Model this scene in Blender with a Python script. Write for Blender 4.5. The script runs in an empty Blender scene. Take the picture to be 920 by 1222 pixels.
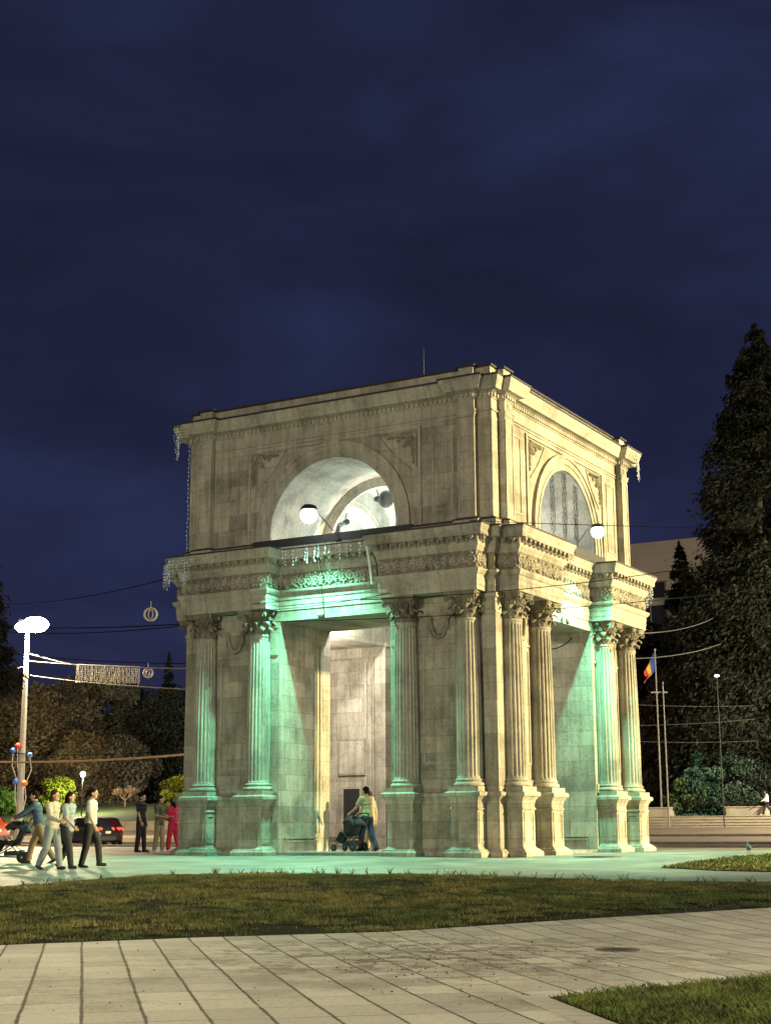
import bpy, bmesh, math, random
import numpy as np
from mathutils import Vector, Matrix
PI = math.pi
R_ = math.radians
scn = bpy.context.scene
COL = scn.collection
rng = random.Random(7)

# ------------------------------------------------------------------ camera
F_PX, YAW, PIT, ROL = 1771.8, 0.51858, 0.210205, -0.005294
CAM = np.array([16.5485, -34.7417, 0.7036])
cr_, sr_ = math.cos(YAW), math.sin(YAW)
RT = np.array([cr_, sr_, 0.0])
F0 = np.array([-sr_, cr_, 0.0])
FW = F0 * math.cos(PIT) + np.array([0, 0, math.sin(PIT)])
UP = -F0 * math.sin(PIT) + np.array([0, 0, math.cos(PIT)])
cam_d = bpy.data.cameras.new("camera")
cam = bpy.data.objects.new("camera", cam_d)
COL.objects.link(cam)
r2 = math.cos(ROL) * RT + math.sin(ROL) * UP
u2 = math.cos(ROL) * UP - math.sin(ROL) * RT
M = Matrix(((r2[0], u2[0], -FW[0], CAM[0]), (r2[1], u2[1], -FW[1], CAM[1]),
            (r2[2], u2[2], -FW[2], CAM[2]), (0, 0, 0, 1)))
cam.matrix_world = M
cam_d.sensor_fit = 'VERTICAL'
cam_d.sensor_height = 24.0
cam_d.lens = F_PX / 1222.0 * 24.0
cam_d.clip_end = 3000
scn.camera = cam


def gp(d, l):
    """ground position from distance along and across the view axis"""
    p = CAM + F0 * d + RT * l
    return float(p[0]), float(p[1])


def at(px, d):
    return gp(d, (px - 462.0) / 1811.0 * d)


def smooth(a, b, x):
    t = min(1.0, max(0.0, (x - a) / (b - a)))
    return t * t * (3 - 2 * t)


KERB_Y, FAR_Y, STEP_Y = 16.5, 36.0, 62.0


def Hd(d):
    if d < 17:
        return -.45 - .005 * max(d, -20)
    if d < 31:
        t = (d - 17) / 14.0
        return -.535 + .365 * t * t * (3 - 2 * t)
    if d < 39:
        return -.17 + .17 * (d - 31) / 8.0
    return 0.0


def terr(y):
    """lawn terrace behind the steps"""
    return 1.44 + 1.9 * smooth(64, 88, y)


def H(x, y):
    if y > STEP_Y + 1.2:
        return terr(y)
    if y > FAR_Y:
        return 0.02 + .66 * smooth(FAR_Y, STEP_Y, y)
    if y > KERB_Y:
        return -.12
    v = np.array([x, y, 0]) - CAM
    return Hd(float(v @ F0))


# ------------------------------------------------------------------ mesh builder
class MB:
    def __init__(s):
        s.v = []
        s.f = []
        s.m = []
        s.mi = 0
        s.T = None

    def add(s, vs, fs):
        b = len(s.v)
        if s.T is not None:
            vs = [tuple(s.T @ Vector(p)) for p in vs]
        s.v += [tuple(p) for p in vs]
        for f in fs:
            s.f.append(tuple(i + b for i in f))
            s.m.append(s.mi)

    def box(s, x0, x1, y0, y1, z0, z1):
        s.add([(x0, y0, z0), (x1, y0, z0), (x1, y1, z0), (x0, y1, z0), (x0, y0, z1), (x1, y0, z1), (x1, y1, z1), (x0, y1, z1)],
              [(0, 3, 2, 1), (4, 5, 6, 7), (0, 1, 5, 4), (1, 2, 6, 5), (2, 3, 7, 6), (3, 0, 4, 7)])

    def obox(s, c, ax, ay, az):
        """box with centre and three half-axis vectors"""
        c, ax, ay, az = map(Vector, (c, ax, ay, az))
        p = []
        for k in (-1, 1):
            for i, j in ((-1, -1), (1, -1), (1, 1), (-1, 1)):
                p.append(c + ax * i + ay * j + az * k)
        s.add(p, [(0, 3, 2, 1), (4, 5, 6, 7), (0, 1, 5, 4), (1, 2, 6, 5), (2, 3, 7, 6), (3, 0, 4, 7)])

    def tube(s, pts, rad, n=8, cap=True):
        pts = [Vector(p) for p in pts]
        if not hasattr(rad, '__len__'):
            rad = [rad] * len(pts)
        up = None
        vs, fs = [], []
        for i, p in enumerate(pts):
            a = pts[min(i + 1, len(pts) - 1)] - pts[max(i - 1, 0)]
            if a.length < 1e-9:
                a = Vector((0, 0, 1))
            a.normalize()
            if up is None:
                up = Vector((0, 0, 1)) if abs(a.z) < .9 else Vector((1, 0, 0))
            up = (up - a * up.dot(a))
            if up.length < 1e-6:
                up = a.orthogonal()
            up.normalize()
            b = a.cross(up)
            for k in range(n):
                t = 2 * PI * k / n
                vs.append(p + (up * math.cos(t) + b * math.sin(t)) * rad[i])
        for i in range(len(pts) - 1):
            for k in range(n):
                k2 = (k + 1) % n
                fs.append((i * n + k, i * n + k2, (i + 1) * n + k2, (i + 1) * n + k))
        if cap:
            fs.append(tuple(reversed(range(n))))
            fs.append(tuple(range((len(pts) - 1) * n, len(pts) * n)))
        s.add(vs, fs)

    def lathe(s, prof, n=24, c=(0, 0, 0), cap=True, axis=None, rfun=None):
        """prof = [(r,z)], around z through c"""
        vs, fs = [], []
        for r, z in prof:
            for k in range(n):
                t = 2 * PI * k / n
                rr = r if rfun is None else rfun(r, z, t)
                p = Vector((rr * math.cos(t), rr * math.sin(t), z))
                if axis is not None:
                    p = axis @ p
                vs.append((p.x + c[0], p.y + c[1], p.z + c[2]))
        for i in range(len(prof) - 1):
            for k in range(n):
                k2 = (k + 1) % n
                fs.append((i * n + k, i * n + k2, (i + 1) * n + k2, (i + 1) * n + k))
        if cap:
            fs.append(tuple(reversed(range(n))))
            fs.append(tuple(range((len(prof) - 1) * n, len(prof) * n)))
        s.add(vs, fs)

    def ball(s, c, r, n=10, sc=(1, 1, 1)):
        prof = []
        m = max(4, n // 2 + 1)
        vs, fs = [], []
        for i in range(m + 1):
            a = -PI / 2 + PI * i / m
            for k in range(n):
                t = 2 * PI * k / n
                vs.append((c[0] + r * sc[0] * math.cos(a) * math.cos(t), c[1] + r * sc[1] * math.cos(a) * math.sin(t), c[2] + r * sc[2] * math.sin(a)))
        for i in range(m):
            for k in range(n):
                k2 = (k + 1) % n
                fs.append((i * n + k, i * n + k2, (i + 1) * n + k2, (i + 1) * n + k))
        s.add(vs, fs)

    def capsule(s, a, b, ra, rb, n=12):
        a, b = Vector(a), Vector(b)
        d = b - a
        L = d.length
        if L < 1e-6:
            s.ball(a, ra, n)
            return
        d.normalize()
        pts, rad = [], []
        for i in range(5):
            t = -PI / 2 + (PI / 2) * i / 4
            pts.append(a + d * (ra * math.sin(t)))
            rad.append(max(1e-4, ra * math.cos(t)))
        for i in range(5):
            t = (PI / 2) * i / 4
            pts.append(b + d * (rb * math.sin(t)))
            rad.append(max(1e-4, rb * math.cos(t)))
        s.tube(pts, rad, n)

    def sweep(s, poly, prof, cap0=False, cap1=False):
        """axis-aligned closed CCW plan polygon swept by (offset, z) profile"""
        n = len(poly)
        nor = []
        for i in range(n):
            a, b = poly[i], poly[(i + 1) % n]
            dx, dy = b[0] - a[0], b[1] - a[1]
            L = math.hypot(dx, dy)
            nor.append((dy / L, -dx / L))
        vs, fs = [], []
        for o, z in prof:
            for i in range(n):
                n0, n1 = nor[i - 1], nor[i]
                den = 1 + n0[0] * n1[0] + n0[1] * n1[1]
                mx, my = (n0[0] + n1[0]) / den, (n0[1] + n1[1]) / den
                vs.append((poly[i][0] + mx * o, poly[i][1] + my * o, z))
        for j in range(len(prof) - 1):
            for i in range(n):
                i2 = (i + 1) % n
                fs.append((j * n + i, j * n + i2, (j + 1) * n + i2, (j + 1) * n + i))
        if cap0:
            fs.append(tuple(reversed(range(n))))
        if cap1:
            fs.append(tuple(range((len(prof) - 1) * n, len(prof) * n)))
        s.add(vs, fs)

    def build(s, name, mats, parent=None, smooth_=False, loc=None):
        me = bpy.data.meshes.new(name)
        off = loc
        if off is None and parent is not None:
            off = parent.get('_base')
        vs = s.v
        if off is not None:
            vs = [(p[0] - off[0], p[1] - off[1], p[2] - off[2]) for p in vs]
        me.from_pydata(vs, [], s.f)
        if not isinstance(mats, (list, tuple)):
            mats = [mats]
        for m in mats:
            me.materials.append(m)
        if len(mats) > 1:
            me.polygons.foreach_set('material_index', s.m)
        if smooth_:
            me.polygons.foreach_set('use_smooth', [True] * len(me.polygons))
        me.update()
        o = bpy.data.objects.new(name, me)
        COL.objects.link(o)
        if parent is not None:
            o.parent = parent
        if loc is not None:
            o.location = loc
        return o


def npmesh(name, V, Fq, mat, parent=None, colors=None, per=4):
    """fast mesh from numpy arrays; faces all with `per` corners"""
    me = bpy.data.meshes.new(name)
    nv, nf = len(V), len(Fq)
    me.vertices.add(nv)
    me.vertices.foreach_set('co', np.asarray(V, np.float32).ravel())
    me.loops.add(nf * per)
    me.loops.foreach_set('vertex_index', np.asarray(Fq, np.int32).ravel())
    me.polygons.add(nf)
    me.polygons.foreach_set('loop_start', np.arange(0, nf * per, per, dtype=np.int32))
    me.update(calc_edges=True)
    if colors is not None:
        a = me.color_attributes.new('tint', 'FLOAT_COLOR', 'POINT')
        a.data.foreach_set('color', np.asarray(colors, np.float32).ravel())
    me.materials.append(mat)
    o = bpy.data.objects.new(name, me)
    COL.objects.link(o)
    if parent is not None:
        o.parent = parent
    return o


def tag(o, label=None, cat=None, group=None, kind=None):
    if label:
        o['label'] = label
    if cat:
        o['category'] = cat
    if group:
        o['group'] = group
    if kind:
        o['kind'] = kind
    return o


def thing(name, label, cat, loc=(0, 0, 0), rz=0.0, group=None):
    o = bpy.data.objects.new(name, None)
    COL.objects.link(o)
    o.empty_display_size = .2
    o.location = loc
    o.rotation_euler = (0, 0, rz)
    return tag(o, label, cat, group)


def copy_tree(o, parent=None):
    c = o.copy()
    COL.objects.link(c)
    c.parent = parent
    for ch in list(o.children):
        copy_tree(ch, c)
    return c


# ------------------------------------------------------------------ materials
def newmat(name):
    m = bpy.data.materials.new(name)
    m.use_nodes = True
    nt = m.node_tree
    return m, nt, nt.nodes['Principled BSDF']


def N(nt, typ, **kw):
    n = nt.nodes.new(typ)
    for k, v in kw.items():
        if k in n.inputs:
            n.inputs[k].default_value = v
        else:
            setattr(n, k, v)
    return n


def plain(name, col, rough=.6, metal=0.0, var=.25, scale=6.0, bump=0.0, bscale=40.0, spec=None):
    m, nt, b = newmat(name)
    g = N(nt, 'ShaderNodeNewGeometry')
    no = N(nt, 'ShaderNodeTexNoise', Scale=scale, Detail=5.0)
    nt.links.new(g.outputs['Position'], no.inputs['Vector'])
    mx = N(nt, 'ShaderNodeMix', data_type='RGBA')
    mx.inputs[6].default_value = (*[c * (1 - var) for c in col], 1)
    mx.inputs[7].default_value = (*[min(1, c * (1 + var)) for c in col], 1)
    nt.links.new(no.outputs['Fac'], mx.inputs[0])
    nt.links.new(mx.outputs[2], b.inputs['Base Color'])
    b.inputs['Roughness'].default_value = rough
    b.inputs['Metallic'].default_value = metal
    if spec is not None:
        b.inputs['Specular IOR Level'].default_value = spec
    if bump:
        n2 = N(nt, 'ShaderNodeTexNoise', Scale=bscale, Detail=6.0)
        nt.links.new(g.outputs['Position'], n2.inputs['Vector'])
        bp = N(nt, 'ShaderNodeBump', Strength=bump, Distance=.02)
        nt.links.new(n2.outputs['Fac'], bp.inputs['Height'])
        nt.links.new(bp.outputs['Normal'], b.inputs['Normal'])
    return m


def emit(name, col, strength):
    m, nt, b = newmat(name)
    b.inputs['Base Color'].default_value = (*col, 1)
    b.inputs['Emission Color'].default_value = (*col, 1)
    b.inputs['Emission Strength'].default_value = strength
    return m


def ramp(nt, stops):
    r = N(nt, 'ShaderNodeValToRGB')
    el = r.color_ramp.elements
    while len(el) < len(stops):
        el.new(.5)
    for e, (p, c) in zip(el, stops):
        e.position = p
        e.color = (*c, 1) if len(c) == 3 else c
    return r


def stone(name, base, joints=True, bw=.95, bh=.44, dirt=1.0, bumpk=1.0):
    m, nt, b = newmat(name)
    L = nt.links.new
    g = N(nt, 'ShaderNodeNewGeometry')
    sp = N(nt, 'ShaderNodeSeparateXYZ')
    L(g.outputs['Position'], sp.inputs[0])
    sn = N(nt, 'ShaderNodeSeparateXYZ')
    L(g.outputs['True Normal'], sn.inputs[0])
    ab = N(nt, 'ShaderNodeMath', operation='ABSOLUTE')
    L(sn.outputs['X'], ab.inputs[0])
    gt = N(nt, 'ShaderNodeMath', operation='GREATER_THAN')
    L(ab.outputs[0], gt.inputs[0])
    gt.inputs[1].default_value = .7
    mu = N(nt, 'ShaderNodeMix', data_type='FLOAT')
    L(gt.outputs[0], mu.inputs[0])
    L(sp.outputs['X'], mu.inputs[2])
    L(sp.outputs['Y'], mu.inputs[3])
    cv = N(nt, 'ShaderNodeCombineXYZ')
    L(mu.outputs[0], cv.inputs[0])
    L(sp.outputs['Z'], cv.inputs[1])
    # broad blotches
    n1 = N(nt, 'ShaderNodeTexNoise', Scale=.9, Detail=8.0, Roughness=.65)
    L(g.outputs['Position'], n1.inputs['Vector'])
    r1 = ramp(nt, [(.3, [c * .5 for c in base]), (.5, base), (.7, [min(1, c * 1.25) for c in base])])
    L(n1.outputs['Fac'], r1.inputs[0])
    # rain streaks
    mp = N(nt, 'ShaderNodeMapping')
    mp.inputs['Scale'].default_value = (5.0, .35, 1)
    L(cv.outputs[0], mp.inputs['Vector'])
    n2 = N(nt, 'ShaderNodeTexNoise', Scale=1.4, Detail=5.0)
    L(mp.outputs[0], n2.inputs['Vector'])
    r2_ = ramp(nt, [(.36, (.55, .52, .48)), (.55, (1, 1, 1))])
    L(n2.outputs['Fac'], r2_.inputs[0])
    m1 = N(nt, 'ShaderNodeMix', data_type='RGBA', blend_type='MULTIPLY')
    m1.inputs[0].default_value = .5 * dirt
    L(r1.outputs[0], m1.inputs[6])
    L(r2_.outputs[0], m1.inputs[7])
    # fine speckle / pits
    n3 = N(nt, 'ShaderNodeTexNoise', Scale=11.0, Detail=9.0, Roughness=.78)
    L(g.outputs['Position'], n3.inputs['Vector'])
    r3 = ramp(nt, [(.34, (.38, .35, .3)), (.5, (.98, .97, .95)), (.8, (1.2, 1.18, 1.14))])
    L(n3.outputs['Fac'], r3.inputs[0])
    m2 = N(nt, 'ShaderNodeMix', data_type='RGBA', blend_type='MULTIPLY')
    m2.inputs[0].default_value = .5
    L(m1.outputs[2], m2.inputs[6])
    L(r3.outputs[0], m2.inputs[7])
    out = m2.outputs[2]
    hgt = n3.outputs['Fac']
    if joints:
        br = N(nt, 'ShaderNodeTexBrick')
        br.inputs['Scale'].default_value = 1.0
        br.inputs['Brick Width'].default_value = bw
        br.inputs['Row Height'].default_value = bh
        br.inputs['Mortar Size'].default_value = .006
        br.inputs['Mortar Smooth'].default_value = .3
        br.inputs['Color1'].default_value = (1.18, 1.16, 1.12, 1)
        br.inputs['Color2'].default_value = (.68, .67, .65, 1)
        br.inputs['Mortar'].default_value = (.38, .36, .32, 1)
        L(cv.outputs[0], br.inputs['Vector'])
        m3 = N(nt, 'ShaderNodeMix', data_type='RGBA', blend_type='MULTIPLY')
        m3.inputs[0].default_value = .8
        L(out, m3.inputs[6])
        L(br.outputs['Color'], m3.inputs[7])
        out = m3.outputs[2]
    L(out, b.inputs['Base Color'])
    b.inputs['Roughness'].default_value = .9
    b.inputs['Specular IOR Level'].default_value = .2
    bp = N(nt, 'ShaderNodeBump', Strength=.7 * bumpk, Distance=.02)
    L(hgt, bp.inputs['Height'])
    L(bp.outputs['Normal'], b.inputs['Normal'])
    return m


ST = (.375, .355, .305)
M_wall = stone('ashlar limestone', ST)
M_carv = stone('carved limestone', (.375, .355, .305), joints=False)
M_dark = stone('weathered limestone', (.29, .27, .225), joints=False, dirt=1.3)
M_grimeshade = stone('grimy shade-toned limestone', (.21, .195, .16), joints=False, dirt=1.3)  # shade of frieze ground and capitals put into base colour; streaks are dirt
M_plaster = stone('vault plaster', (.62, .61, .57), joints=False, dirt=.5, bumpk=.4)
M_rib = stone('vault rib plaster', (.5, .48, .43), joints=False, dirt=.8, bumpk=.4)
M_lead = plain('lead flashing', (.02, .02, .022), .7)
M_iron = plain('dark iron', (.03, .03, .032), .5, .3)
M_door = plain('black steel door', (.012, .012, .014), .6)
M_wire = plain('black cable', (.004, .004, .004), .95, spec=.05)
M_wireg = plain('grey cable', (.32, .3, .27), .6)
M_wirem = plain('pale sheathed cable', (.17, .16, .14), .8)
M_wired = plain('dull grey cable', (.03, .028, .026), .9)
M_poled = plain('dull steel pole', (.16, .155, .145), .7)
M_bulb = emit('string light bulb', (.45, .5, .52), .3)
M_cable_thin = plain('string light cable', (.3, .34, .32), .6)
M_floodlens = emit('floodlight lens', (.82, 1, .9), 22.0)
M_lamp_lens = emit('street lamp lens', (1, .88, .6), 110.0)
M_galv = plain('galvanised steel', (.46, .45, .42), .55, .2)
M_white = plain('white paint', (.75, .75, .73), .5, 0, .08)
M_speaker = plain('grey loudspeaker', (.16, .17, .19), .5)


# ground materials
def ground_mat(name, c0, c1, scale=.6, rough=.85, fine=30.0, bump=.25, spots=None):
    m, nt, b = newmat(name)
    L = nt.links.new
    g = N(nt, 'ShaderNodeNewGeometry')
    n1 = N(nt, 'ShaderNodeTexNoise', Scale=scale, Detail=9.0, Roughness=.65)
    L(g.outputs['Position'], n1.inputs['Vector'])
    r1 = ramp(nt, [(.34, c0), (.66, c1)])
    L(n1.outputs['Fac'], r1.inputs[0])
    n2 = N(nt, 'ShaderNodeTexNoise', Scale=fine, Detail=6.0, Roughness=.7)
    L(g.outputs['Position'], n2.inputs['Vector'])
    r2_ = ramp(nt, [(.36, (.7, .69, .67)), (.6, (1.06, 1.06, 1.06))])
    L(n2.outputs['Fac'], r2_.inputs[0])
    mm = N(nt, 'ShaderNodeMix', data_type='RGBA', blend_type='MULTIPLY')
    mm.inputs[0].default_value = .7
    L(r1.outputs[0], mm.inputs[6])
    L(r2_.outputs[0], mm.inputs[7])
    L(mm.outputs[2], b.inputs['Base Color'])
    b.inputs['Roughness'].default_value = rough
    bp = N(nt, 'ShaderNodeBump', Strength=bump, Distance=.01)
    L(n2.outputs['Fac'], bp.inputs['Height'])
    L(bp.outputs['Normal'], b.inputs['Normal'])
    return m


M_soil = ground_mat('dry soil', (.010, .007, .004), (.026, .019, .010), 1.8, 1.0, 26, .8)
M_soil.node_tree.nodes['Principled BSDF'].inputs['Specular IOR Level'].default_value = .05
M_plaza = ground_mat('plaza concrete', (.11, .107, .096), (.29, .285, .255), .55, .6, 3.0, .15)
_nt = M_plaza.node_tree
_b = _nt.nodes['Principled BSDF']
_src = _b.inputs['Base Color'].links[0].from_socket
_g = N(_nt, 'ShaderNodeNewGeometry')
_br = N(_nt, 'ShaderNodeTexBrick', offset=0.0)
for _k, _v in (('Scale', 1.0), ('Brick Width', 1.5), ('Row Height', 1.5), ('Mortar Size', .018), ('Mortar Smooth', .2)):
    _br.inputs[_k].default_value = _v
_br.inputs['Color1'].default_value = (1.1, 1.1, 1.1, 1)
_br.inputs['Color2'].default_value = (.74, .74, .74, 1)
_br.inputs['Mortar'].default_value = (.35, .34, .31, 1)
_nt.links.new(_g.outputs['Position'], _br.inputs['Vector'])
_m = N(_nt, 'ShaderNodeMix', data_type='RGBA', blend_type='MULTIPLY')
_m.inputs[0].default_value = .8
_nt.links.new(_src, _m.inputs[6])
_nt.links.new(_br.outputs['Color'], _m.inputs[7])
_nt.links.new(_m.outputs[2], _b.inputs['Base Color'])
M_asph = ground_mat('street asphalt', (.09, .08, .075), (.14, .125, .11), .35, .55, 20, .3)
M_square = ground_mat('square paving', (.13, .105, .085), (.19, .155, .125), .3, .6, 12, .2)
M_turf = ground_mat('far turf', (.03, .05, .014), (.06, .09, .022), .8, .95, 20, .8)
M_granite = ground_mat('step granite', (.3, .27, .22), (.42, .38, .3), 1.2, .7, 25, .2)
M_mark = plain('road paint', (.6, .58, .52), .7, 0, .2)
M_terrain = ground_mat('outer terrain', (.05, .06, .03), (.1, .09, .06), .1, .9, 4, .3)


def paver_mat():
    m, nt, b = newmat('concrete slabs')
    L = nt.links.new
    g = N(nt, 'ShaderNodeNewGeometry')
    mp = N(nt, 'ShaderNodeMapping', vector_type='TEXTURE')
    dd = F0 + RT * -.2
    ang = math.atan2(dd[1], dd[0])
    ox, oy = gp(9.92, -1.95)
    mp.inputs['Location'].default_value = (ox, oy, 0)
    mp.inputs['Rotation'].default_value = (0, 0, ang)
    # wavy joints: the slabs were laid by hand
    wn = N(nt, 'ShaderNodeTexNoise', Scale=1.1, Detail=2.0)
    L(g.outputs['Position'], wn.inputs['Vector'])
    ws = N(nt, 'ShaderNodeVectorMath', operation='SCALE')
    wsub = N(nt, 'ShaderNodeVectorMath', operation='SUBTRACT')
    wsub.inputs[1].default_value = (.5, .5, .5)
    L(wn.outputs['Color'], wsub.inputs[0])
    L(wsub.outputs[0], ws.inputs[0])
    ws.inputs['Scale'].default_value = .025
    wa = N(nt, 'ShaderNodeVectorMath', operation='ADD')
    L(g.outputs['Position'], wa.inputs[0])
    L(ws.outputs[0], wa.inputs[1])
    L(wa.outputs[0], mp.inputs['Vector'])
    sp = N(nt, 'ShaderNodeSeparateXYZ')
    L(mp.outputs[0], sp.inputs[0])

    def cell(src, size):
        dv = N(nt, 'ShaderNodeMath', operation='DIVIDE')
        L(src, dv.inputs[0])
        dv.inputs[1].default_value = size
        fl = N(nt, 'ShaderNodeMath', operation='FLOOR')
        L(dv.outputs[0], fl.inputs[0])
        fr = N(nt, 'ShaderNodeMath', operation='FRACT')
        L(dv.outputs[0], fr.inputs[0])
        # distance to nearest joint, metres
        pp = N(nt, 'ShaderNodeMath', operation='PINGPONG')
        L(dv.outputs[0], pp.inputs[0])
        pp.inputs[1].default_value = .5
        ml = N(nt, 'ShaderNodeMath', operation='MULTIPLY')
        L(pp.outputs[0], ml.inputs[0])
        ml.inputs[1].default_value = size
        return fl.outputs[0], ml.outputs[0]

    cy, dy = cell(sp.outputs['Y'], .405)
    cx, dx = cell(sp.outputs['X'], .62)
    wj = N(nt, 'ShaderNodeTexNoise', Scale=9.0, Detail=5.0, Roughness=.7)
    L(g.outputs['Position'], wj.inputs['Vector'])
    wk = N(nt, 'ShaderNodeMath', operation='MULTIPLY_ADD')
    L(wj.outputs['Fac'], wk.inputs[0])
    wk.inputs[1].default_value = .03
    wk.inputs[2].default_value = -.0155

    def ragged(dist):
        ad = N(nt, 'ShaderNodeMath', operation='ADD')
        L(dist, ad.inputs[0])
        L(wk.outputs[0], ad.inputs[1])
        return ad.outputs[0]
    jy = ramp(nt, [(.0, (1, 1, 1)), (.007, (.95, .95, .95)), (.016, (0, 0, 0))])
    L(ragged(dy), jy.inputs[0])
    jx = ramp(nt, [(.0, (.9, .9, .9)), (.004, (.8, .8, .8)), (.013, (0, 0, 0))])
    L(ragged(dx), jx.inputs[0])
    # cross joints come and go with the dirt in them
    jn = N(nt, 'ShaderNodeTexNoise', Scale=1.7, Detail=3.0)
    L(g.outputs['Position'], jn.inputs['Vector'])
    jr = ramp(nt, [(.36, (.35, .35, .35)), (.56, (1, 1, 1))])
    L(jn.outputs['Fac'], jr.inputs[0])
    jm = N(nt, 'ShaderNodeMath', operation='MULTIPLY')
    L(jx.outputs[0], jm.inputs[0])
    L(jr.outputs[0], jm.inputs[1])
    jt = N(nt, 'ShaderNodeMath', operation='MAXIMUM')
    L(jy.outputs[0], jt.inputs[0])
    L(jm.outputs[0], jt.inputs[1])
    cc = N(nt, 'ShaderNodeCombineXYZ')
    L(cx, cc.inputs[0])
    L(cy, cc.inputs[1])
    wh = N(nt, 'ShaderNodeTexWhiteNoise', noise_dimensions='3D')
    L(cc.outputs[0], wh.inputs['Vector'])
    rs = ramp(nt, [(0, (.36, .345, .285)), (.5, (.45, .432, .36)), (1, (.54, .515, .43))])
    L(wh.outputs['Value'], rs.inputs[0])
    n1 = N(nt, 'ShaderNodeTexNoise', Scale=.8, Detail=9.0, Roughness=.7)
    L(g.outputs['Position'], n1.inputs['Vector'])
    rn = ramp(nt, [(.3, (.5, .48, .43)), (.46, (.96, .96, .95)), (.75, (1.12, 1.1, 1.04))])
    L(n1.outputs['Fac'], rn.inputs[0])
    m1 = N(nt, 'ShaderNodeMix', data_type='RGBA', blend_type='MULTIPLY')
    m1.inputs[0].default_value = .9
    L(rs.outputs[0], m1.inputs[6])
    L(rn.outputs[0], m1.inputs[7])
    n2 = N(nt, 'ShaderNodeTexNoise', Scale=28.0, Detail=8.0, Roughness=.75)
    L(g.outputs['Position'], n2.inputs['Vector'])
    rn2 = ramp(nt, [(.34, (.45, .43, .4)), (.5, (1, 1, 1)), (.8, (1.12, 1.12, 1.1))])
    L(n2.outputs['Fac'], rn2.inputs[0])
    m2 = N(nt, 'ShaderNodeMix', data_type='RGBA', blend_type='MULTIPLY')
    m2.inputs[0].default_value = .8
    L(m1.outputs[2], m2.inputs[6])
    L(rn2.outputs[0], m2.inputs[7])
    # trodden-in dark stains near the lawn
    sx, sy = gp(15.4, .45)
    vd = N(nt, 'ShaderNodeVectorMath', operation='DISTANCE')
    L(g.outputs['Position'], vd.inputs[0])
    vd.inputs[1].default_value = (sx, sy, -.53)
    rr = ramp(nt, [(.0, (1, 1, 1)), (.5, (.8, .8, .8)), (1.0, (0, 0, 0))])
    mdv = N(nt, 'ShaderNodeMath', operation='DIVIDE')
    L(vd.outputs['Value'], mdv.inputs[0])
    mdv.inputs[1].default_value = 3.6
    L(mdv.outputs[0], rr.inputs[0])
    n3 = N(nt, 'ShaderNodeTexNoise', Scale=3.2, Detail=6.0, Roughness=.7)
    L(g.outputs['Position'], n3.inputs['Vector'])
    r3 = ramp(nt, [(.49, (0, 0, 0)), (.56, (1, 1, 1))])
    L(n3.outputs['Fac'], r3.inputs[0])
    ms = N(nt, 'ShaderNodeMath', operation='MULTIPLY')
    L(rr.outputs[0], ms.inputs[0])
    L(r3.outputs[0], ms.inputs[1])
    ms2 = N(nt, 'ShaderNodeMath', operation='MULTIPLY')
    L(ms.outputs[0], ms2.inputs[0])
    ms2.inputs[1].default_value = .9
    m3 = N(nt, 'ShaderNodeMix', data_type='RGBA')
    L(ms2.outputs[0], m3.inputs[0])
    L(m2.outputs[2], m3.inputs[6])
    m3.inputs[7].default_value = (.09, .075, .05, 1)
    m4 = N(nt, 'ShaderNodeMix', data_type='RGBA')
    L(jt.outputs[0], m4.inputs[0])
    L(m3.outputs[2], m4.inputs[6])
    m4.inputs[7].default_value = (.05, .042, .026, 1)
    L(m4.outputs[2], b.inputs['Base Color'])
    b.inputs['Roughness'].default_value = .75
    hs = N(nt, 'ShaderNodeMath', operation='SUBTRACT')
    L(n2.outputs['Fac'], hs.inputs[0])
    L(jt.outputs[0], hs.inputs[1])
    bp = N(nt, 'ShaderNodeBump', Strength=.5, Distance=.012)
    L(hs.outputs[0], bp.inputs['Height'])
    L(bp.outputs['Normal'], b.inputs['Normal'])
    return m


M_paver = paver_mat()


def tint_mat(name, rough=.8, trans=.25):
    """leaf material: colour varies from leaf to leaf by a per-leaf attribute"""
    m, nt, b = newmat(name)
    a = N(nt, 'ShaderNodeAttribute', attribute_name='tint')
    nt.links.new(a.outputs['Color'], b.inputs['Base Color'])
    b.inputs['Roughness'].default_value = rough
    b.inputs['Specular IOR Level'].default_value = .25
    return m


M_leaf = tint_mat('foliage leaves')
M_grass = tint_mat('grass blades')
M_bark = plain('bark', (.07, .055, .04), .95, 0, .4, 9, .6, 30)

# ------------------------------------------------------------------ ground
e1 = [(-45, 15.5), (-4.29, 17.08), (-2.28, 18.02), (-.03, 18.7), (2.53, 20.38), (5.49, 22.0), (12, 25.2), (45, 27.0)]
e2 = [(-45, 19.5), (-9, 24.6), (-6.67, 26.36), (-5.56, 28.02), (-4.49, 30.04), (-2.2, 30.6), (.13, 29.84), (3.58, 27.48), (6.51, 26.4), (12, 26.6), (45, 27.6)]


def itp(pts, l):
    return float(np.interp(l, [p[0] for p in pts], [p[1] for p in pts]))


LS = sorted(set([round(x, 3) for x in np.arange(-45, 40.1, 1.5)] + [round(x, 3) for x in np.arange(-12, 12.1, .3)]))


def strip(name, mat, dlo, dhi, nd, dz=0.0, wob=0.0):
    V, Fq = [], []
    rr = np.random.RandomState(3)
    for i, l in enumerate(LS):
        a, b_ = dlo(l), dhi(l)
        for j in range(nd + 1):
            d = a + (b_ - a) * j / nd
            x, y = gp(d, l)
            t = j / nd
            z = Hd(d) + dz * min(1, 6 * t * (1 - t))
            V.append((x, y, z))
    for i in range(len(LS) - 1):
        for j in range(nd):
            p = i * (nd + 1) + j
            Fq.append((p, p + nd + 1, p + nd + 2, p + 1))
    return npmesh(name, V, Fq, mat)


def d_at_y(l, y):
    return (y - CAM[1] - l * RT[1]) / F0[1]


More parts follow.
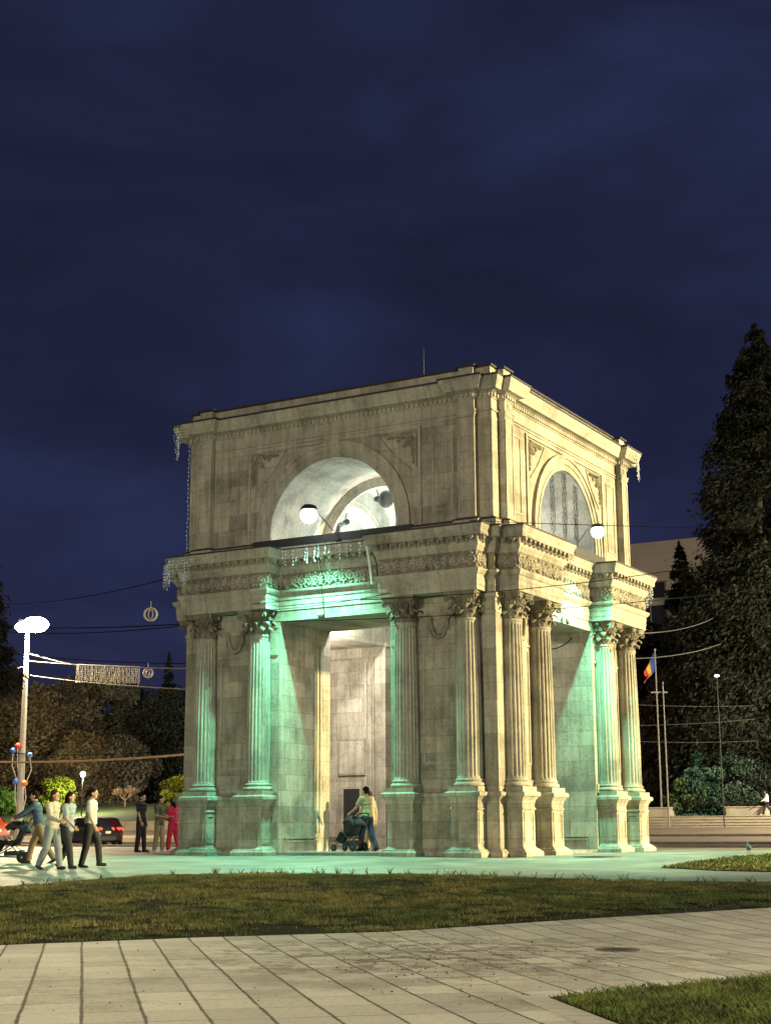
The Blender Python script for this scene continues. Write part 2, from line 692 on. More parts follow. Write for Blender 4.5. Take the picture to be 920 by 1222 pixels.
o = strip('paving', M_paver, lambda l: -6.0, lambda l: itp(e1, l), 40)
tag(o, kind='structure')
o = strip('lawn', M_soil, lambda l: itp(e1, l), lambda l: max(itp(e1, l) + .2, itp(e2, l)), 20, .05)
tag(o, kind='structure')
o = strip('plaza', M_plaza, lambda l: max(itp(e1, l) + .2, itp(e2, l)), lambda l: max(itp(e2, l) + .3, d_at_y(l, KERB_Y)), 50)
tag(o, kind='structure')


def sheet(name, mat, y0, y1, zf, ny=12, x0=-190, x1=190, nx=40):
    V, Fq = [], []
    for i in range(nx + 1):
        for j in range(ny + 1):
            y = y0 + (y1 - y0) * j / ny
            V.append((x0 + (x1 - x0) * i / nx, y, zf(y)))
    for i in range(nx):
        for j in range(ny):
            p = i * (ny + 1) + j
            Fq.append((p, p + ny + 1, p + ny + 2, p + 1))
    return tag(npmesh(name, V, Fq, mat), kind='structure')


sheet('street', M_asph, KERB_Y + .15, FAR_Y - .15, lambda y: -.12, 2)
sheet('square', M_square, FAR_Y, STEP_Y, lambda y: .02 + .66 * smooth(FAR_Y, STEP_Y, y), 14)
sheet('terrace', M_turf, STEP_Y + 1.3, 135, lambda y: terr(y), 30)
mb = MB()
for i in range(190):
    mb.box(-190 + 2 * i + .006, -190 + 2 * i + 1.994, KERB_Y, KERB_Y + .15, -.3, .004)
    mb.box(-190 + 2 * i + .006, -190 + 2 * i + 1.994, FAR_Y - .15, FAR_Y, -.3, .024)
for i in range(190):
    mb.box(-190 + 2 * i + .006, -190 + 2 * i + 1.994, 22.6, 23.2, -.3, .02)
    z0 = .02 + .66 * smooth(FAR_Y, STEP_Y, 45.4)
    mb.box(-190 + 2 * i + .006, -190 + 2 * i + 1.994, 45.2, 45.6, z0 - .3, z0 + .12)
tag(mb.build('kerb', M_granite), kind='structure')
mb = MB()
for yy in (19.0, 31.2):
    mb.box(-190, 190, yy, yy + .14, -.121, -.115)
for i in range(60):
    mb.box(-190 + i * 6.2, -190 + i * 6.2 + 3.2, 26.0, 26.14, -.121, -.115)
tag(mb.build('road_markings', M_mark), kind='structure')
mb = MB()
for k in range(4):
    z0 = .68 + .19 * k
    for i in range(76):
        mb.box(-190 + 5 * i + .008, -185 + 5 * i - .008, STEP_Y + .38 * k + (0 if k else -.02), STEP_Y + 1.6, z0 - .3, z0 + .145)
        mb.box(-190 + 5 * i + .008, -185 + 5 * i - .008, STEP_Y + .38 * k - .06, STEP_Y + 1.62, z0 + .146, z0 + .19)
tag(mb.build('steps', M_granite), kind='structure')
mb = MB()
V = [(-1500, -1500, -.75), (1500, -1500, -.75), (1500, 1500, -.75), (-1500, 1500, -.75)]
mb.add(V, [(0, 1, 2, 3)])
tag(mb.build('ground', M_terrain), kind='structure')


# lawn beds sitting on the paving
def bed(name, pts, thick=.012):
    mb = MB()
    n = len(pts)
    top = []
    for d, l in pts:
        x, y = gp(d, l)
        top.append((x, y, Hd(d) + thick))
    bot = [(p[0], p[1], p[2] - thick - .02) for p in top]
    mb.add(top + bot, [tuple(range(n))] + [(i, i + n, (i + 1) % n + n, (i + 1) % n) for i in range(n)])
    return tag(mb.build(name, M_soil), kind='structure')


bedA = [(11.26, 1.17), (9.76, 1.43), (7.0, 1.9), (4.0, 2.4), (4.0, 12), (17.6, 9.4), (14.8, 5.8), (12.78, 3.16)]
bedB = [(32.4, 5.8), (31.2, 6.6), (30.2, 7.56), (30.6, 12), (31, 30), (40, 30), (39.5, 12), (39.18, 9.86), (37.2, 8.34), (34.5, 6.8)]
# subdivide the outlines so that they follow the ground
def dens(p, k=6):
    r = []
    for i in range(len(p)):
        a, b_ = p[i], p[(i + 1) % len(p)]
        for j in range(k):
            r.append((a[0] + (b_[0] - a[0]) * j / k, a[1] + (b_[1] - a[1]) * j / k))
    return r


bed('lawn_bed', bedA)
bed('lawn_bed', dens(bedB, 1))
mb = MB()
for i in range(30):   # slab edging along the near bed
    t0, t1 = i / 30, (i + 1) / 30 - .002
    for (a, b_) in (((11.36, 1.05), (5.0, 2.11)),):
        p0 = (a[0] + (b_[0] - a[0]) * t0, a[1] + (b_[1] - a[1]) * t0)
        p1 = (a[0] + (b_[0] - a[0]) * t1, a[1] + (b_[1] - a[1]) * t1)
        q = []
        for (d, l) in (p0, p1, (p1[0] - .0, p1[1] - .2), (p0[0], p0[1] - .2)):
            x, y = gp(d, l + .09)
            q.append((x, y, Hd(d) + .012))
        q2 = [(a_[0], a_[1], a_[2] - .05) for a_ in q]
        mb.add(q + q2, [(0, 1, 2, 3), (0, 4, 5, 1), (1, 5, 6, 2), (2, 6, 7, 3), (3, 7, 4, 0)])
tag(mb.build('paving_edge', plain('edging slab', (.36, .34, .28), .8, 0, .2, 5, .2)), kind='structure')


# grass blades ------------------------------------------------------
def vnoise(x, y, s, seed=0):
    """cheap value noise, vectorised"""
    rr = np.random.RandomState(seed)
    T = rr.rand(64, 64)
    x, y = x / s, y / s
    i, j = np.floor(x).astype(int), np.floor(y).astype(int)
    fx, fy = x - i, y - j
    fx, fy = fx * fx * (3 - 2 * fx), fy * fy * (3 - 2 * fy)
    g = lambda a, b_: T[a % 64, b_ % 64]
    return (g(i, j) * (1 - fx) + g(i + 1, j) * fx) * (1 - fy) + (g(i, j + 1) * (1 - fx) + g(i + 1, j + 1) * fx) * fy


def grass(name, D, Lt, z, hmin, hmax, w, label, seed, green=(.056, .082, .02), dryk=.75):
    n = len(D)
    rr = np.random.RandomState(seed)
    x = CAM[0] + F0[0] * D + RT[0] * Lt
    y = CAM[1] + F0[1] * D + RT[1] * Lt
    pat = .55 * vnoise(x, y, 1.3, 1) + .45 * vnoise(x, y, .45, 2)
    big = vnoise(x, y, 2.6, 5)
    h = (hmin + (hmax - hmin) * rr.rand(n) ** 2) * (.55 + .9 * pat)
    a = rr.rand(n) * 2 * PI
    lean = (rr.rand(n) - .1) * 1.6 * h
    a2 = a + (rr.rand(n) - .5) * 1.4
    dx, dy = np.cos(a) * w * (.6 + .8 * rr.rand(n)), np.sin(a) * w * (.6 + .8 * rr.rand(n))
    lx, ly = -np.sin(a2) * lean, np.cos(a2) * lean
    P = np.zeros((n, 4, 3))
    P[:, 0] = np.stack([x - dx, y - dy, z - .01], 1)
    P[:, 1] = np.stack([x + dx, y + dy, z - .01], 1)
    P[:, 2] = np.stack([x + dx * .6 + lx * .45, y + dy * .6 + ly * .45, z + h * .6], 1)
    P[:, 3] = np.stack([x - dx * .1 + lx, y - dy * .1 + ly, z + h], 1)
    mixv = np.clip(dryk * (.3 + 1.5 * (pat - .45) + .5 * (rr.rand(n) - .5) + .6 * (big - .5)), 0, 1)[:, None]
    green = np.array(green)
    dry = np.array([.22, .185, .06])
    c = green * (1 - mixv) + dry * mixv
    c *= 1.1 * ((.6 + .8 * rr.rand(n)) * (.45 + 1.1 * vnoise(x, y, .22, 9)))[:, None]
    Cc = np.ones((n, 4, 4))
    Cc[:, :, :3] = c[:, None, :]
    o = npmesh(name, P.reshape(-1, 3), np.arange(n * 4).reshape(-1, 4), M_grass, colors=Cc.reshape(-1, 4))
    return tag(o, label, 'grass', kind='stuff')


rr = np.random.RandomState(11)
nG = 620000
Lt = rr.uniform(-13, 13, nG)
lo = np.interp(Lt, [p[0] for p in e1], [p[1] for p in e1])
hi = np.interp(Lt, [p[0] for p in e2], [p[1] for p in e2])
D = lo + .04 + (hi - lo - .04) * rr.rand(nG)
gx = CAM[0] + F0[0] * D + RT[0] * Lt
gy = CAM[1] + F0[1] * D + RT[1] * Lt
keepv = .25 * vnoise(gx, gy, 1.0, 21) + .62 * vnoise(gx, gy, .3, 22) + .25 * vnoise(gx, gy, 3.0, 23) + .16 * np.minimum(1, (D - lo) / 1.0) - .1
k = rr.rand(nG) < np.clip((keepv - .43) * 5.5, .03, 1)
D, Lt = D[k], Lt[k]
lo, hi = lo[k], hi[k]
t = (D - lo) / np.maximum(hi - lo, .1)
zz = np.array([Hd(d) for d in D]) + .05 * np.minimum(1, 6 * t * (1 - t))
grass('lawn_grass', D, Lt, zz, 0.012, .055, .0065, 'patchy dry green grass of the long lawn strip before the arch', 5)


def inpoly(P, x, y):
    c = np.zeros(len(x), bool)
    for i in range(len(P)):
        (x1, y1), (x2, y2) = P[i], P[i - 1]
        m = ((y1 > y) != (y2 > y)) & (x < (x2 - x1) * (y - y1) / (y2 - y1 + 1e-12) + x1)
        c ^= m
    return c


for nm, P, n, box, lab, hm in (('bed_grass', bedA, 260000, (8.0, 17.6, 1.0, 6), 'short bright grass of the corner bed at the lower right', .0801),
                               ('bed_grass', bedB, 60000, (30, 40, 5.6, 15), 'thin dark grass of the bed on the teal plaza right of the arch', .07)):
    D = rr.uniform(box[0], box[1], n)
    Lt = rr.uniform(box[2], box[3], n)
    k = inpoly(P, D, Lt)
    D, Lt = D[k], Lt[k]
    gx = CAM[0] + F0[0] * D + RT[0] * Lt
    gy = CAM[1] + F0[1] * D + RT[1] * Lt
    kk = .6 * vnoise(gx, gy, .7, 31) + .4 * vnoise(gx, gy, .25, 32)
    k = rr.rand(len(D)) < np.clip((kk - .22) * 3.5, .08, 1)
    D, Lt = D[k], Lt[k]
    grass(nm, D, Lt, np.array([Hd(d) for d in D]) + .012, (.012 if hm > .08 else .02), (.055 if hm > .08 else hm), .0034 if hm > .08 else .012, lab, 8, (.085, .135, .022) if hm > .08 else (.05, .085, .016), .4)

# weeds along the far lawn edge
P = []
mb = MB()
for i in range(70):
    l = rr.uniform(-7, 7)
    d = itp(e2, l) - rr.uniform(.0, .35)
    x, y = gp(d, l)
    for j in range(5):
        a = rr.uniform(0, 2 * PI)
        hh = rr.uniform(.06, .16)
        mb.tube([(x, y, Hd(d)), (x + .03 * math.cos(a), y + .03 * math.sin(a), Hd(d) + hh * .6), (x + .08 * math.cos(a), y + .08 * math.sin(a), Hd(d) + hh)], [.006, .005, .002], 3)
tag(mb.build('edge_weeds', plain('weed green', (.05, .085, .02), .9)), 'ragged weeds along the far edge of the long lawn strip', 'weeds', kind='stuff')

# ================================================================== the arch
ARCH = (-5.0, 5.0, 0.0)
arch = thing('triumphal_arch', 'tall square limestone triumphal arch with paired fluted columns and open lunettes, lit green and yellow', 'arch', ARCH)


def rk(x, y, k):
    for _ in range(k % 4):
        x, y = -y, x
    return x, y


def quad_poly(half):
    """repeat one side (list of (X,Y) from left corner on) round the four sides"""
    p = []
    for k in range(4):
        p += [rk(x, y, k) for x, y in half]
    return p


Rz = [Matrix.Rotation(PI / 2 * k, 4, 'Z') for k in range(4)]

# --- pylons ---------------------------------------------------------
PZ = 6.76
for k in range(4):
    mb = MB()
    mb.T = Rz[k]
    poly = [(1.8, -4.9), (4.62, -4.9), (4.62, -5.0), (5.0, -5.0), (5.0, -4.62), (4.9, -4.62), (4.9, -1.8),
            (2.2, -1.8), (2.2, -2.2), (1.8, -2.2)]
    mb.sweep(poly, [(0, -.2), (0, 6.768), (-.06, 6.77), (-.06, 8.6)], cap0=True, cap1=True)
    py = mb.build('pylon', M_wall, arch)
    # corner pilaster capital bands, wall panels
    mb = MB()
    mb.T = Rz[k]
    for z0, z1, o_ in ((6.2, 6.26, .03), (6.62, 6.76, .05)):
        mb.box(4.64, 5 + o_, -5 - o_, -4.64, z0, z1)
    for s in (0, 1):
        for (u0, u1, z0, z1) in ((2.78, 3.82, 2.35, 5.45),):
            w, n0, n1 = .07, -4.9, -4.925
            for (a, b_, c, d) in ((u0, u1, z0, z0 + w), (u0, u1, z1 - w, z1), (u0, u0 + w, z0 + w, z1 - w), (u1 - w, u1, z0 + w, z1 - w)):
                if s == 0:
                    mb.box(a, b_, n1, n0 + .02, c, d)
                else:
                    mb.box(-n0 - .02, -n1, -b_, -a, c, d)
        # wall base course and string course between the columns
        for (z0, z1, o_) in ((1.7, 1.95, .05), (6.3, 6.36, .03), (5.52, 5.58, .03)):
            if s == 0:
                mb.box(1.85, 4.6, -4.9 - o_, -4.85, z0, z1)
            else:
                mb.box(4.85, 4.9 + o_, -4.6, -1.85, z0, z1)
    # grooves beside the inner corner of the reveal read as two thin strips
    for zz0, zz1 in ((.6, 6.0),):
        mb.box(1.77, 1.82, -2.95, -2.88, zz0, zz1)
        mb.box(1.77, 1.82, -2.78, -2.71, zz0, zz1)
        mb.box(2.71, 2.78, -1.82, -1.77, zz0, zz1)
        mb.box(2.88, 2.95, -1.82, -1.77, zz0, zz1)
    mb.build('wall_moulding', M_carv, py)
    # garlands
    for s in (0, 1):
        mb = MB()
        mb.T = Rz[k]
        pts, rad = [], []
        for i in range(25):
            t = -1 + 2 * i / 24
            u = 3.3 + .27 * t
            z = 6.22 - .52 * (1 - abs(t) ** 3.2)
            pts.append((u, -4.95, z) if s == 0 else (4.95, -u, z))
            rad.append(.045 + .028 * (1 - t * t) + .012 * math.sin(i * 2.1))
        mb.tube(pts, rad, 7)
        for t in (-1, 1):
            u = 3.3 + .27 * t
            for q in range(3):
                c = (u + .03 * (q - 1), -4.95, 6.24 - .02 * q) if s == 0 else (4.95, -u + .03 * (q - 1), 6.24 - .02 * q)
                mb.ball(c, .055, 7)
            mb.tube([(u, -4.95, 6.2), (u + .02 * t, -4.96, 5.85)] if s == 0 else [(4.95, -u, 6.2), (4.96, -u - .02 * t, 5.85)], [.035, .02], 6)
        mb.build('garland', M_dark, py, True)

# --- pedestals --------------------------------------------------------
UC = [2.36, 4.224]
ped_prof = [(.16, -.2), (.16, .09), (.145, .12), (.1, .14), (.1, .165), (.03, .2), (0, .25), (0, 1.15), (.02, 1.165), (.03, 1.19), (.02, 1.215), (0, 1.23),
            (.005, 1.32), (.03, 1.41), (.085, 1.49), (.1, 1.5), (.13, 1.51), (.13, 1.59), (.11, 1.61), (.02, 1.64)]
for k in range(4):
    mb = MB()
    mb.T = Rz[k]
    hw, yf = .38, -5.45
    half = []
    for u in UC:
        half += [(u - hw, -4.6 if u == UC[0] else -4.97), (u - hw, yf), (u + hw, yf), (u + hw, -4.97)]
    poly = half + [(4.97, -4.97)] + [(-y, -x) for x, y in reversed(half)] + [(4.6, -4.6)]
    mb.sweep(poly, ped_prof, cap1=True)
    # raised panel frames on the dies
    w = .05
    for u in UC:
        for s in (0, 1):
            u0, u1, z0, z1, n0, n1 = u - .25, u + .25, .38, 1.05, 5.449, 5.468
            for (a, b_, c, d) in ((u0 - w, u1 + w, z0 - w, z0), (u0 - w, u1 + w, z1, z1 + w), (u0 - w, u0, z0, z1), (u1, u1 + w, z0, z1)):
                if s == 0:
                    mb.box(a, b_, -n1, -n0, c, d)
                else:
                    mb.box(n0, n1, -b_, -a, c, d)
            # flanks
            for sg in (-1, 1):
                e = u + sg * hw
                for (a, b_, c, d) in ((-5.40, -5.06, z0 - w, z0), (-5.40, -5.06, z1, z1 + w), (-5.40, -5.35, z0, z1), (-5.11, -5.06, z0, z1)):
                    x0, x1 = sorted((e - sg * .001, e + sg * .018))
                    if s == 0:
                        mb.box(x0, x1, a, b_, c, d)
                    else:
                        mb.box(-b_, -a, -x1, -x0, c, d)
    # short base moulding on the reveals
    for z0, z1, o_ in ((.085, .36, .05), (.36, .4, .09), (.44, .48, .06)):
        mb.box(1.8 - o_, 1.81, -4.6, -2.95, z0, z1)
        mb.box(2.95, 4.6, -1.81, -1.8 + o_, z0, z1)
    mb.build('pedestal', M_wall, arch)

# --- columns ----------------------------------------------------------
FL = 20


def flute(r, z, t):
    ph = (t * FL / (2 * PI)) % 1.0
    d = abs(ph - .5) * 2
    dep = .032 * max(0.0, 1 - (d / .8) ** 2)
    fade = smooth(1.95, 2.06, z) * (1 - smooth(5.92, 6.0, z))
    return r - dep * fade


mb = MB()
prof = [(.345, 1.95), (.345, 1.99), (.338, 2.0), (.338, 2.04), (.337, 2.08), (.337, 3.0), (.33, 3.9), (.315, 4.9), (.297, 5.7), (.29, 5.93), (.289, 5.97), (.289, 6.02), (.31, 6.03), (.315, 6.06), (.30, 6.09)]
mb.lathe(prof, FL * 8, rfun=flute)
shaft_me = mb
col0 = mb.build('column', M_carv)
mb = MB()
mb.box(-.43, .43, -.43, .43, 1.6, 1.75)
prof = [(.43, 1.75)]
for i in range(7):
    a = -PI / 2 + PI * i / 6
    prof.append((.385 + .045 * math.cos(a), 1.80 + .05 * math.sin(a)))
prof += [(.375, 1.86), (.365, 1.875), (.37, 1.89)]
for i in range(5):
    a = -PI / 2 + PI * i / 4
    prof.append((.36 + .025 * math.cos(a), 1.915 + .025 * math.sin(a)))
prof += [(.345, 1.955)]
mb.lathe(prof, 40)
base0 = mb.build('column_base', M_carv, col0)
mb = MB()
mb.lathe([(.285, 6.08), (.275, 6.2), (.285, 6.4), (.33, 6.56), (.4, 6.64)], 32)


def leaf(mb, ang, r0, z0, hgt, wid, out, curl):
    vs, fs = [], []
    nr, nc = 9, 5
    for i in range(nr):
        t = i / (nr - 1)
        # spine: rises then curls out and down
        if t < .7:
            s = t / .7
            rr_ = r0 + out * .35 * s * s
            zz_ = z0 + hgt * s
        else:
            s = (t - .7) / .3
            rr_ = r0 + out * .35 + curl * math.sin(s * PI * .62)
            zz_ = z0 + hgt + curl * .45 * (math.cos(s * PI * 1.05) - 1) * .9 + .012 * math.sin(s * PI)
        ww = wid * (.55 + .65 * math.sin(PI * min(1, t * .95 + .12))) * (1 + .16 * math.sin(t * 19))
        if t > .9:
            ww *= .6
        for j in range(nc):
            q = -1 + 2 * j / (nc - 1)
            a = ang + q * ww / rr_
            rj = rr_ - .02 * q * q + .014 * (1 - abs(q))
            vs.append((rj * math.cos(a), rj * math.sin(a), zz_ - .02 * q * q))
    for i in range(nr - 1):
        for j in range(nc - 1):
            p = i * nc + j
            fs.append((p, p + 1, p + nc + 1, p + nc))
    mb.add(vs, fs)


for i in range(8):
    leaf(mb, 2 * PI * i / 8, .292, 6.09, .19, .1, .16, .12)
for i in range(8):
    leaf(mb, 2 * PI * (i + .5) / 8, .288, 6.1, .35, .095, .24, .14)
for i in range(4):   # corner volutes
    a = PI / 4 + PI / 2 * i
    ca, sa = math.cos(a), math.sin(a)
    for sgn in (-1, 1):
        pts, rad = [], []
        for j in range(22):
            t = j / 21
            if t < .45:
                s = t / .45
                rr_, zz_ = .31 + .205 * s * s, 6.38 + .25 * s
            else:
                s = (t - .45) / .55
                th = PI * .75 - s * 2.6 * PI
                ra = .075 * (1 - .75 * s)
                rr_, zz_ = .575 + ra * math.cos(th) - .0, 6.575 + ra * math.sin(th)
            off = sgn * .035 * (1.6 - t)
            pts.append((rr_ * ca - off * sa, rr_ * sa + off * ca, zz_))
            rad.append(.026 * (1 - .35 * t))
        mb.tube(pts, rad, 6)
for i in range(4):   # inner helices and the flower on the abacus
    a = PI / 2 * i
    ca, sa = math.cos(a), math.sin(a)
    for sgn in (-1, 1):
        pts = []
        for j in range(14):
            s = j / 13
            th = PI * .5 + sgn * s * 2.2 * PI
            ra = .06 * (1 - .7 * s)
            q = sgn * .075 - sgn * 0 + ra * math.cos(th)
            pts.append((.385 * ca - q * sa, .385 * sa + q * ca, 6.53 + ra * math.sin(th)))
        mb.tube(pts, .018, 5)
    mb.ball((.43 * ca, .43 * sa, 6.69), .065, 8)
# abacus: concave sided slab
ab = []
for i in range(4):
    a = PI / 2 * i - PI / 4
    cx0, cy0 = .72 * math.cos(a), .72 * math.sin(a)
    a1 = a + PI / 2
    cx1, cy1 = .72 * math.cos(a1), .72 * math.sin(a1)
    for j in range(9):
        t = (j + .5) / 9 if False else .06 + .88 * j / 8
        x, y = cx0 + (cx1 - cx0) * t, cy0 + (cy1 - cy0) * t
        m = (PI / 2 * i)
        ins = .1 * math.sin(PI * t)
        ab.append((x - ins * math.cos(m), y - ins * math.sin(m)))
for z0, z1, sc in ((6.635, 6.69, .95), (6.69, 6.72, .97), (6.72, 6.768, 1.0)):
    n = len(ab)
    vs = [(x * sc, y * sc, z0) for x, y in ab] + [(x * sc, y * sc, z1) for x, y in ab]
    mb.add(vs, [tuple(reversed(range(n))), tuple(range(n, 2 * n))] + [(i, (i + 1) % n, (i + 1) % n + n, i + n) for i in range(n)])
cap0 = mb.build('capital', M_grimeshade, col0)
first = True
for k in range(4):
    for u in (-UC[1], -UC[0], UC[0], UC[1]):
        x, y = rk(u, -5.071, k)
        c = col0 if first else copy_tree(col0)
        first = False
        c.parent = arch
        c.location = (x, y, 0)
        c.rotation_euler = (0, 0, PI / 2 * k)

# --- lintel blocks and floor -------------------------------------------
for k in range(4):
    mb = MB()
    mb.T = Rz[k]
    mb.box(-1.8, 1.8, -4.9, -2.2, 6.47, 8.6)
    for s in (-1, 1):
        mb.box(s * 1.8 - .0 if s > 0 else -2.2, 2.2 if s > 0 else -1.8, -2.199, -2.15, 6.47, 6.6)
    # fascia lines over the opening
    mb.build('lintel', M_wall, arch)
mb = MB()
mb.box(-4.9, 4.9, -4.9, 4.9, -.1, .085)
mb.build('floor_slab', M_plaza, arch)

# --- entablature --------------------------------------------------------
E_, PR, UI = .247, .571, 1.83


def side(e, pr, ui, mid):
    return [(-5, -5), (-5 + e, -5), (-5 + e, -5 - pr), (-ui, -5 - pr), (-ui, -5 + mid), (ui, -5 + mid), (ui, -5 - pr), (5 - e, -5 - pr), (5 - e, -5)]


ent_poly = quad_poly(side(E_, PR, UI, .08))
mb = MB()
mb.sweep(ent_poly, [(-.62, 6.77), (0, 6.77), (0, 6.9), (.012, 6.905), (.012, 7.05), (.024, 7.06), (.024, 7.17), (.06, 7.2), (.1, 7.27), (.11, 7.31), (.11, 7.33), (0, 7.345)])
mb.build('architrave', M_carv, arch)
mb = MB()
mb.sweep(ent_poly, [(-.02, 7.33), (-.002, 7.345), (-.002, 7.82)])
fr = mb.build('frieze', M_grimeshade, arch)
mb = MB()
mb.sweep(ent_poly, [(-.05, 7.8), (.02, 7.8), (.05, 7.85), (.06, 7.87), (.1, 7.93), (.11, 7.97), (.11, 8.165), (.25, 8.17), (.25, 8.185), (.262, 8.19), (.262, 8.3), (.275, 8.31), (.285, 8.34), (.3, 8.37), (.322, 8.41), (.322, 8.45), (0, 8.5), (-.35, 8.53)])
cor = mb.build('cornice', M_carv, arch)
mb = MB()
mb.sweep(ent_poly, [(.3, 8.452), (.338, 8.44), (.34, 8.486), (.31, 8.492), (0, 8.515), (-.34, 8.545)])
mb.build('cornice_flashing', M_lead, cor)


def along(poly, off, step, margin=.0):
    """(position, tangent, normal) every `step` along each edge of the offset outline"""
    n = len(poly)
    out = []
    for i in range(n):
        a, b_ = Vector(poly[i]), Vector(poly[(i + 1) % n])
        t = (b_ - a)
        L = t.length
        t.normalize()
        nn = Vector((t.y, -t.x))
        # extend by mitre at convex corners, shorten at concave
        pa, pc = Vector(poly[i - 1]), Vector(poly[(i + 2) % n])
        t0, t2 = (a - pa).normalized(), (pc - b_).normalized()
        s0 = off if (t0.x * t.y - t0.y * t.x) > 0 else -off
        s1 = off if (t.x * t2.y - t.y * t2.x) > 0 else -off
        A, B = -s0 + margin, L + s1 - margin
        m = int((B - A) / step)
        if m < 1:
            continue
        st = (B - A) / m
        for j in range(m):
            p = a + t * (A + st * (j + .5)) + nn * off
            out.append((p, t, nn, st))
    return out


# modillions: curled leaf brackets under the corona
mb = MB()
for p, t, nn, st in along(ent_poly, .11, .26, .02):
    w = .062
    prof = [(0, 8.163), (.135, 8.163), (.14, 8.13), (.125, 8.10), (.09, 8.095), (.06, 8.06), (.03, 8.03), (.0, 8.02)]
    vs = []
    for s in (-1, 1):
        for o_, z in prof:
            q = p + t * (s * w) + nn * (o_ - .004)
            vs.append((q.x, q.y, z))
    n = len(prof)
    mb.add(vs, [tuple(range(n)), tuple(reversed(range(n, 2 * n)))] + [(i, i + n, (i + 1) % n + n, (i + 1) % n) for i in range(n)])
    # hanging leaf between the brackets
    q = p + t * (st * .5) + nn * .02
    mb.ball((q.x, q.y, 8.06), .05, 6, (1, 1, 1.5))
    q = p + nn * .1
    mb.ball((q.x, q.y, 8.085), .04, 6, (1.2, 1.2, .8))
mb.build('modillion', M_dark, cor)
# carved rinceau frieze
mb = MB()
rs = random.Random(3)
for p, t, nn, st in along(ent_poly, .0, .44, .0):
    sg = 1 if int(p.x * 7 + p.y * 5) % 2 else -1

    def P3(u, z, n=.022):
        q = p + t * u + nn * n
        return (q.x, q.y, z)
    hw_ = st * .5
    if hw_ < .19:
        continue
    zc = 7.575
    # two counter-rotating spirals joined by a wave
    for c, d in ((-hw_ * .5, 1), (hw_ * .5, -1)):
        pts = []
        for j in range(20):
            s = j / 19
            th = (PI / 2 + s * 3.3 * PI) * d * sg
            ra = .135 * (1 - .72 * s)
            pts.append(P3(c + ra * math.cos(th) * min(1, hw_ / .22), zc + .02 * d + ra * math.sin(th), .02 + .012 * s))
        mb.tube(pts, [.026 - .010 * j / 19 for j in range(20)], 5)
        mb.ball(P3(c, zc + .02 * d, .03), .04, 6)
        for j in range(7):
            th = rs.uniform(0, 2 * PI)
            ra = rs.uniform(.13, .2)
            uu, zz_ = c + ra * math.cos(th) * .75, zc + ra * math.sin(th)
            if abs(uu) < hw_ * 1.02 and 7.38 < zz_ < 7.79:
                a2 = th + rs.uniform(-.6, .6)
                mb.tube([P3(uu - .045 * math.cos(a2), zz_ - .045 * math.sin(a2), .008), P3(uu, zz_, .035), P3(uu + .055 * math.cos(a2), zz_ + .055 * math.sin(a2), .01)], [.012, .028, .006], 5)
mb.build('frieze_carving', M_carv, fr)

# --- attic -----------------------------------------------------------------
EA, PA, PW = .421, .198, .5
ATT = side(EA, PA, 0, 0)
att_half = [(-5, -5), (-5 + EA, -5), (-5 + EA, -5 - PA), (-5 + EA + PW, -5 - PA), (-5 + EA + PW, -5), (5 - EA - PW, -5), (5 - EA - PW, -5 - PA), (5 - EA, -5 - PA), (5 - EA, -5)]
att_poly = quad_poly(att_half)
mb = MB()
mb.sweep(att_poly, [(.12, 8.5), (.12, 8.68), (.1, 8.7), (.02, 8.745), (-.03, 8.745)])
pl = mb.build('attic_plinth', M_wall, arch)
mb = MB()
mb.sweep(att_poly, [(.1, 8.7), (.132, 8.69), (.132, 8.712), (.03, 8.765), (-.02, 8.765)])
mb.build('plinth_flashing', M_lead, pl)
RL, ZL, ZT = 2.07, 8.93, 11.71


def arch_wall(mb, n, half, z0, z1, R, zc, seg=40):
    """wall in the plane Y=n (k=0) with a stilted half-round opening"""
    pts = [(R * math.cos(PI - PI * i / seg), zc + R * math.sin(PI - PI * i / seg)) for i in range(seg + 1)]
    vs, fs = [], []

    def q(a, b_, c, d):
        b0 = len(vs)
        for (x, z) in (a, b_, c, d):
            vs.append((x, n, z))
        fs.append((b0, b0 + 1, b0 + 2, b0 + 3))
    q((-half, z0), (-R, z0), (-R, zc), (-half, zc))
    q((R, z0), (half, z0), (half, zc), (R, zc))
    q((-half, zc), (-R, zc), (-R, z1), (-half, z1))
    q((R, zc), (half, zc), (half, z1), (R, z1))
    for i in range(seg):
        a, b_ = pts[i], pts[i + 1]
        q(a, b_, (b_[0], z1), (a[0], z1))
    mb.add(vs, fs)


def barrel(mb, y0, y1, R, zc, z0, seg=40):
    vs, fs = [], []
    pr_ = [(-R, z0)] + [(R * math.cos(PI - PI * i / seg), zc + R * math.sin(PI - PI * i / seg)) for i in range(seg + 1)] + [(R, z0)]
    for x, z in pr_:
        vs += [(x, y0, z), (x, y1, z)]
    for i in range(len(pr_) - 1):
        fs.append((2 * i, 2 * i + 1, 2 * i + 3, 2 * i + 2))
    mb.add(vs, fs)


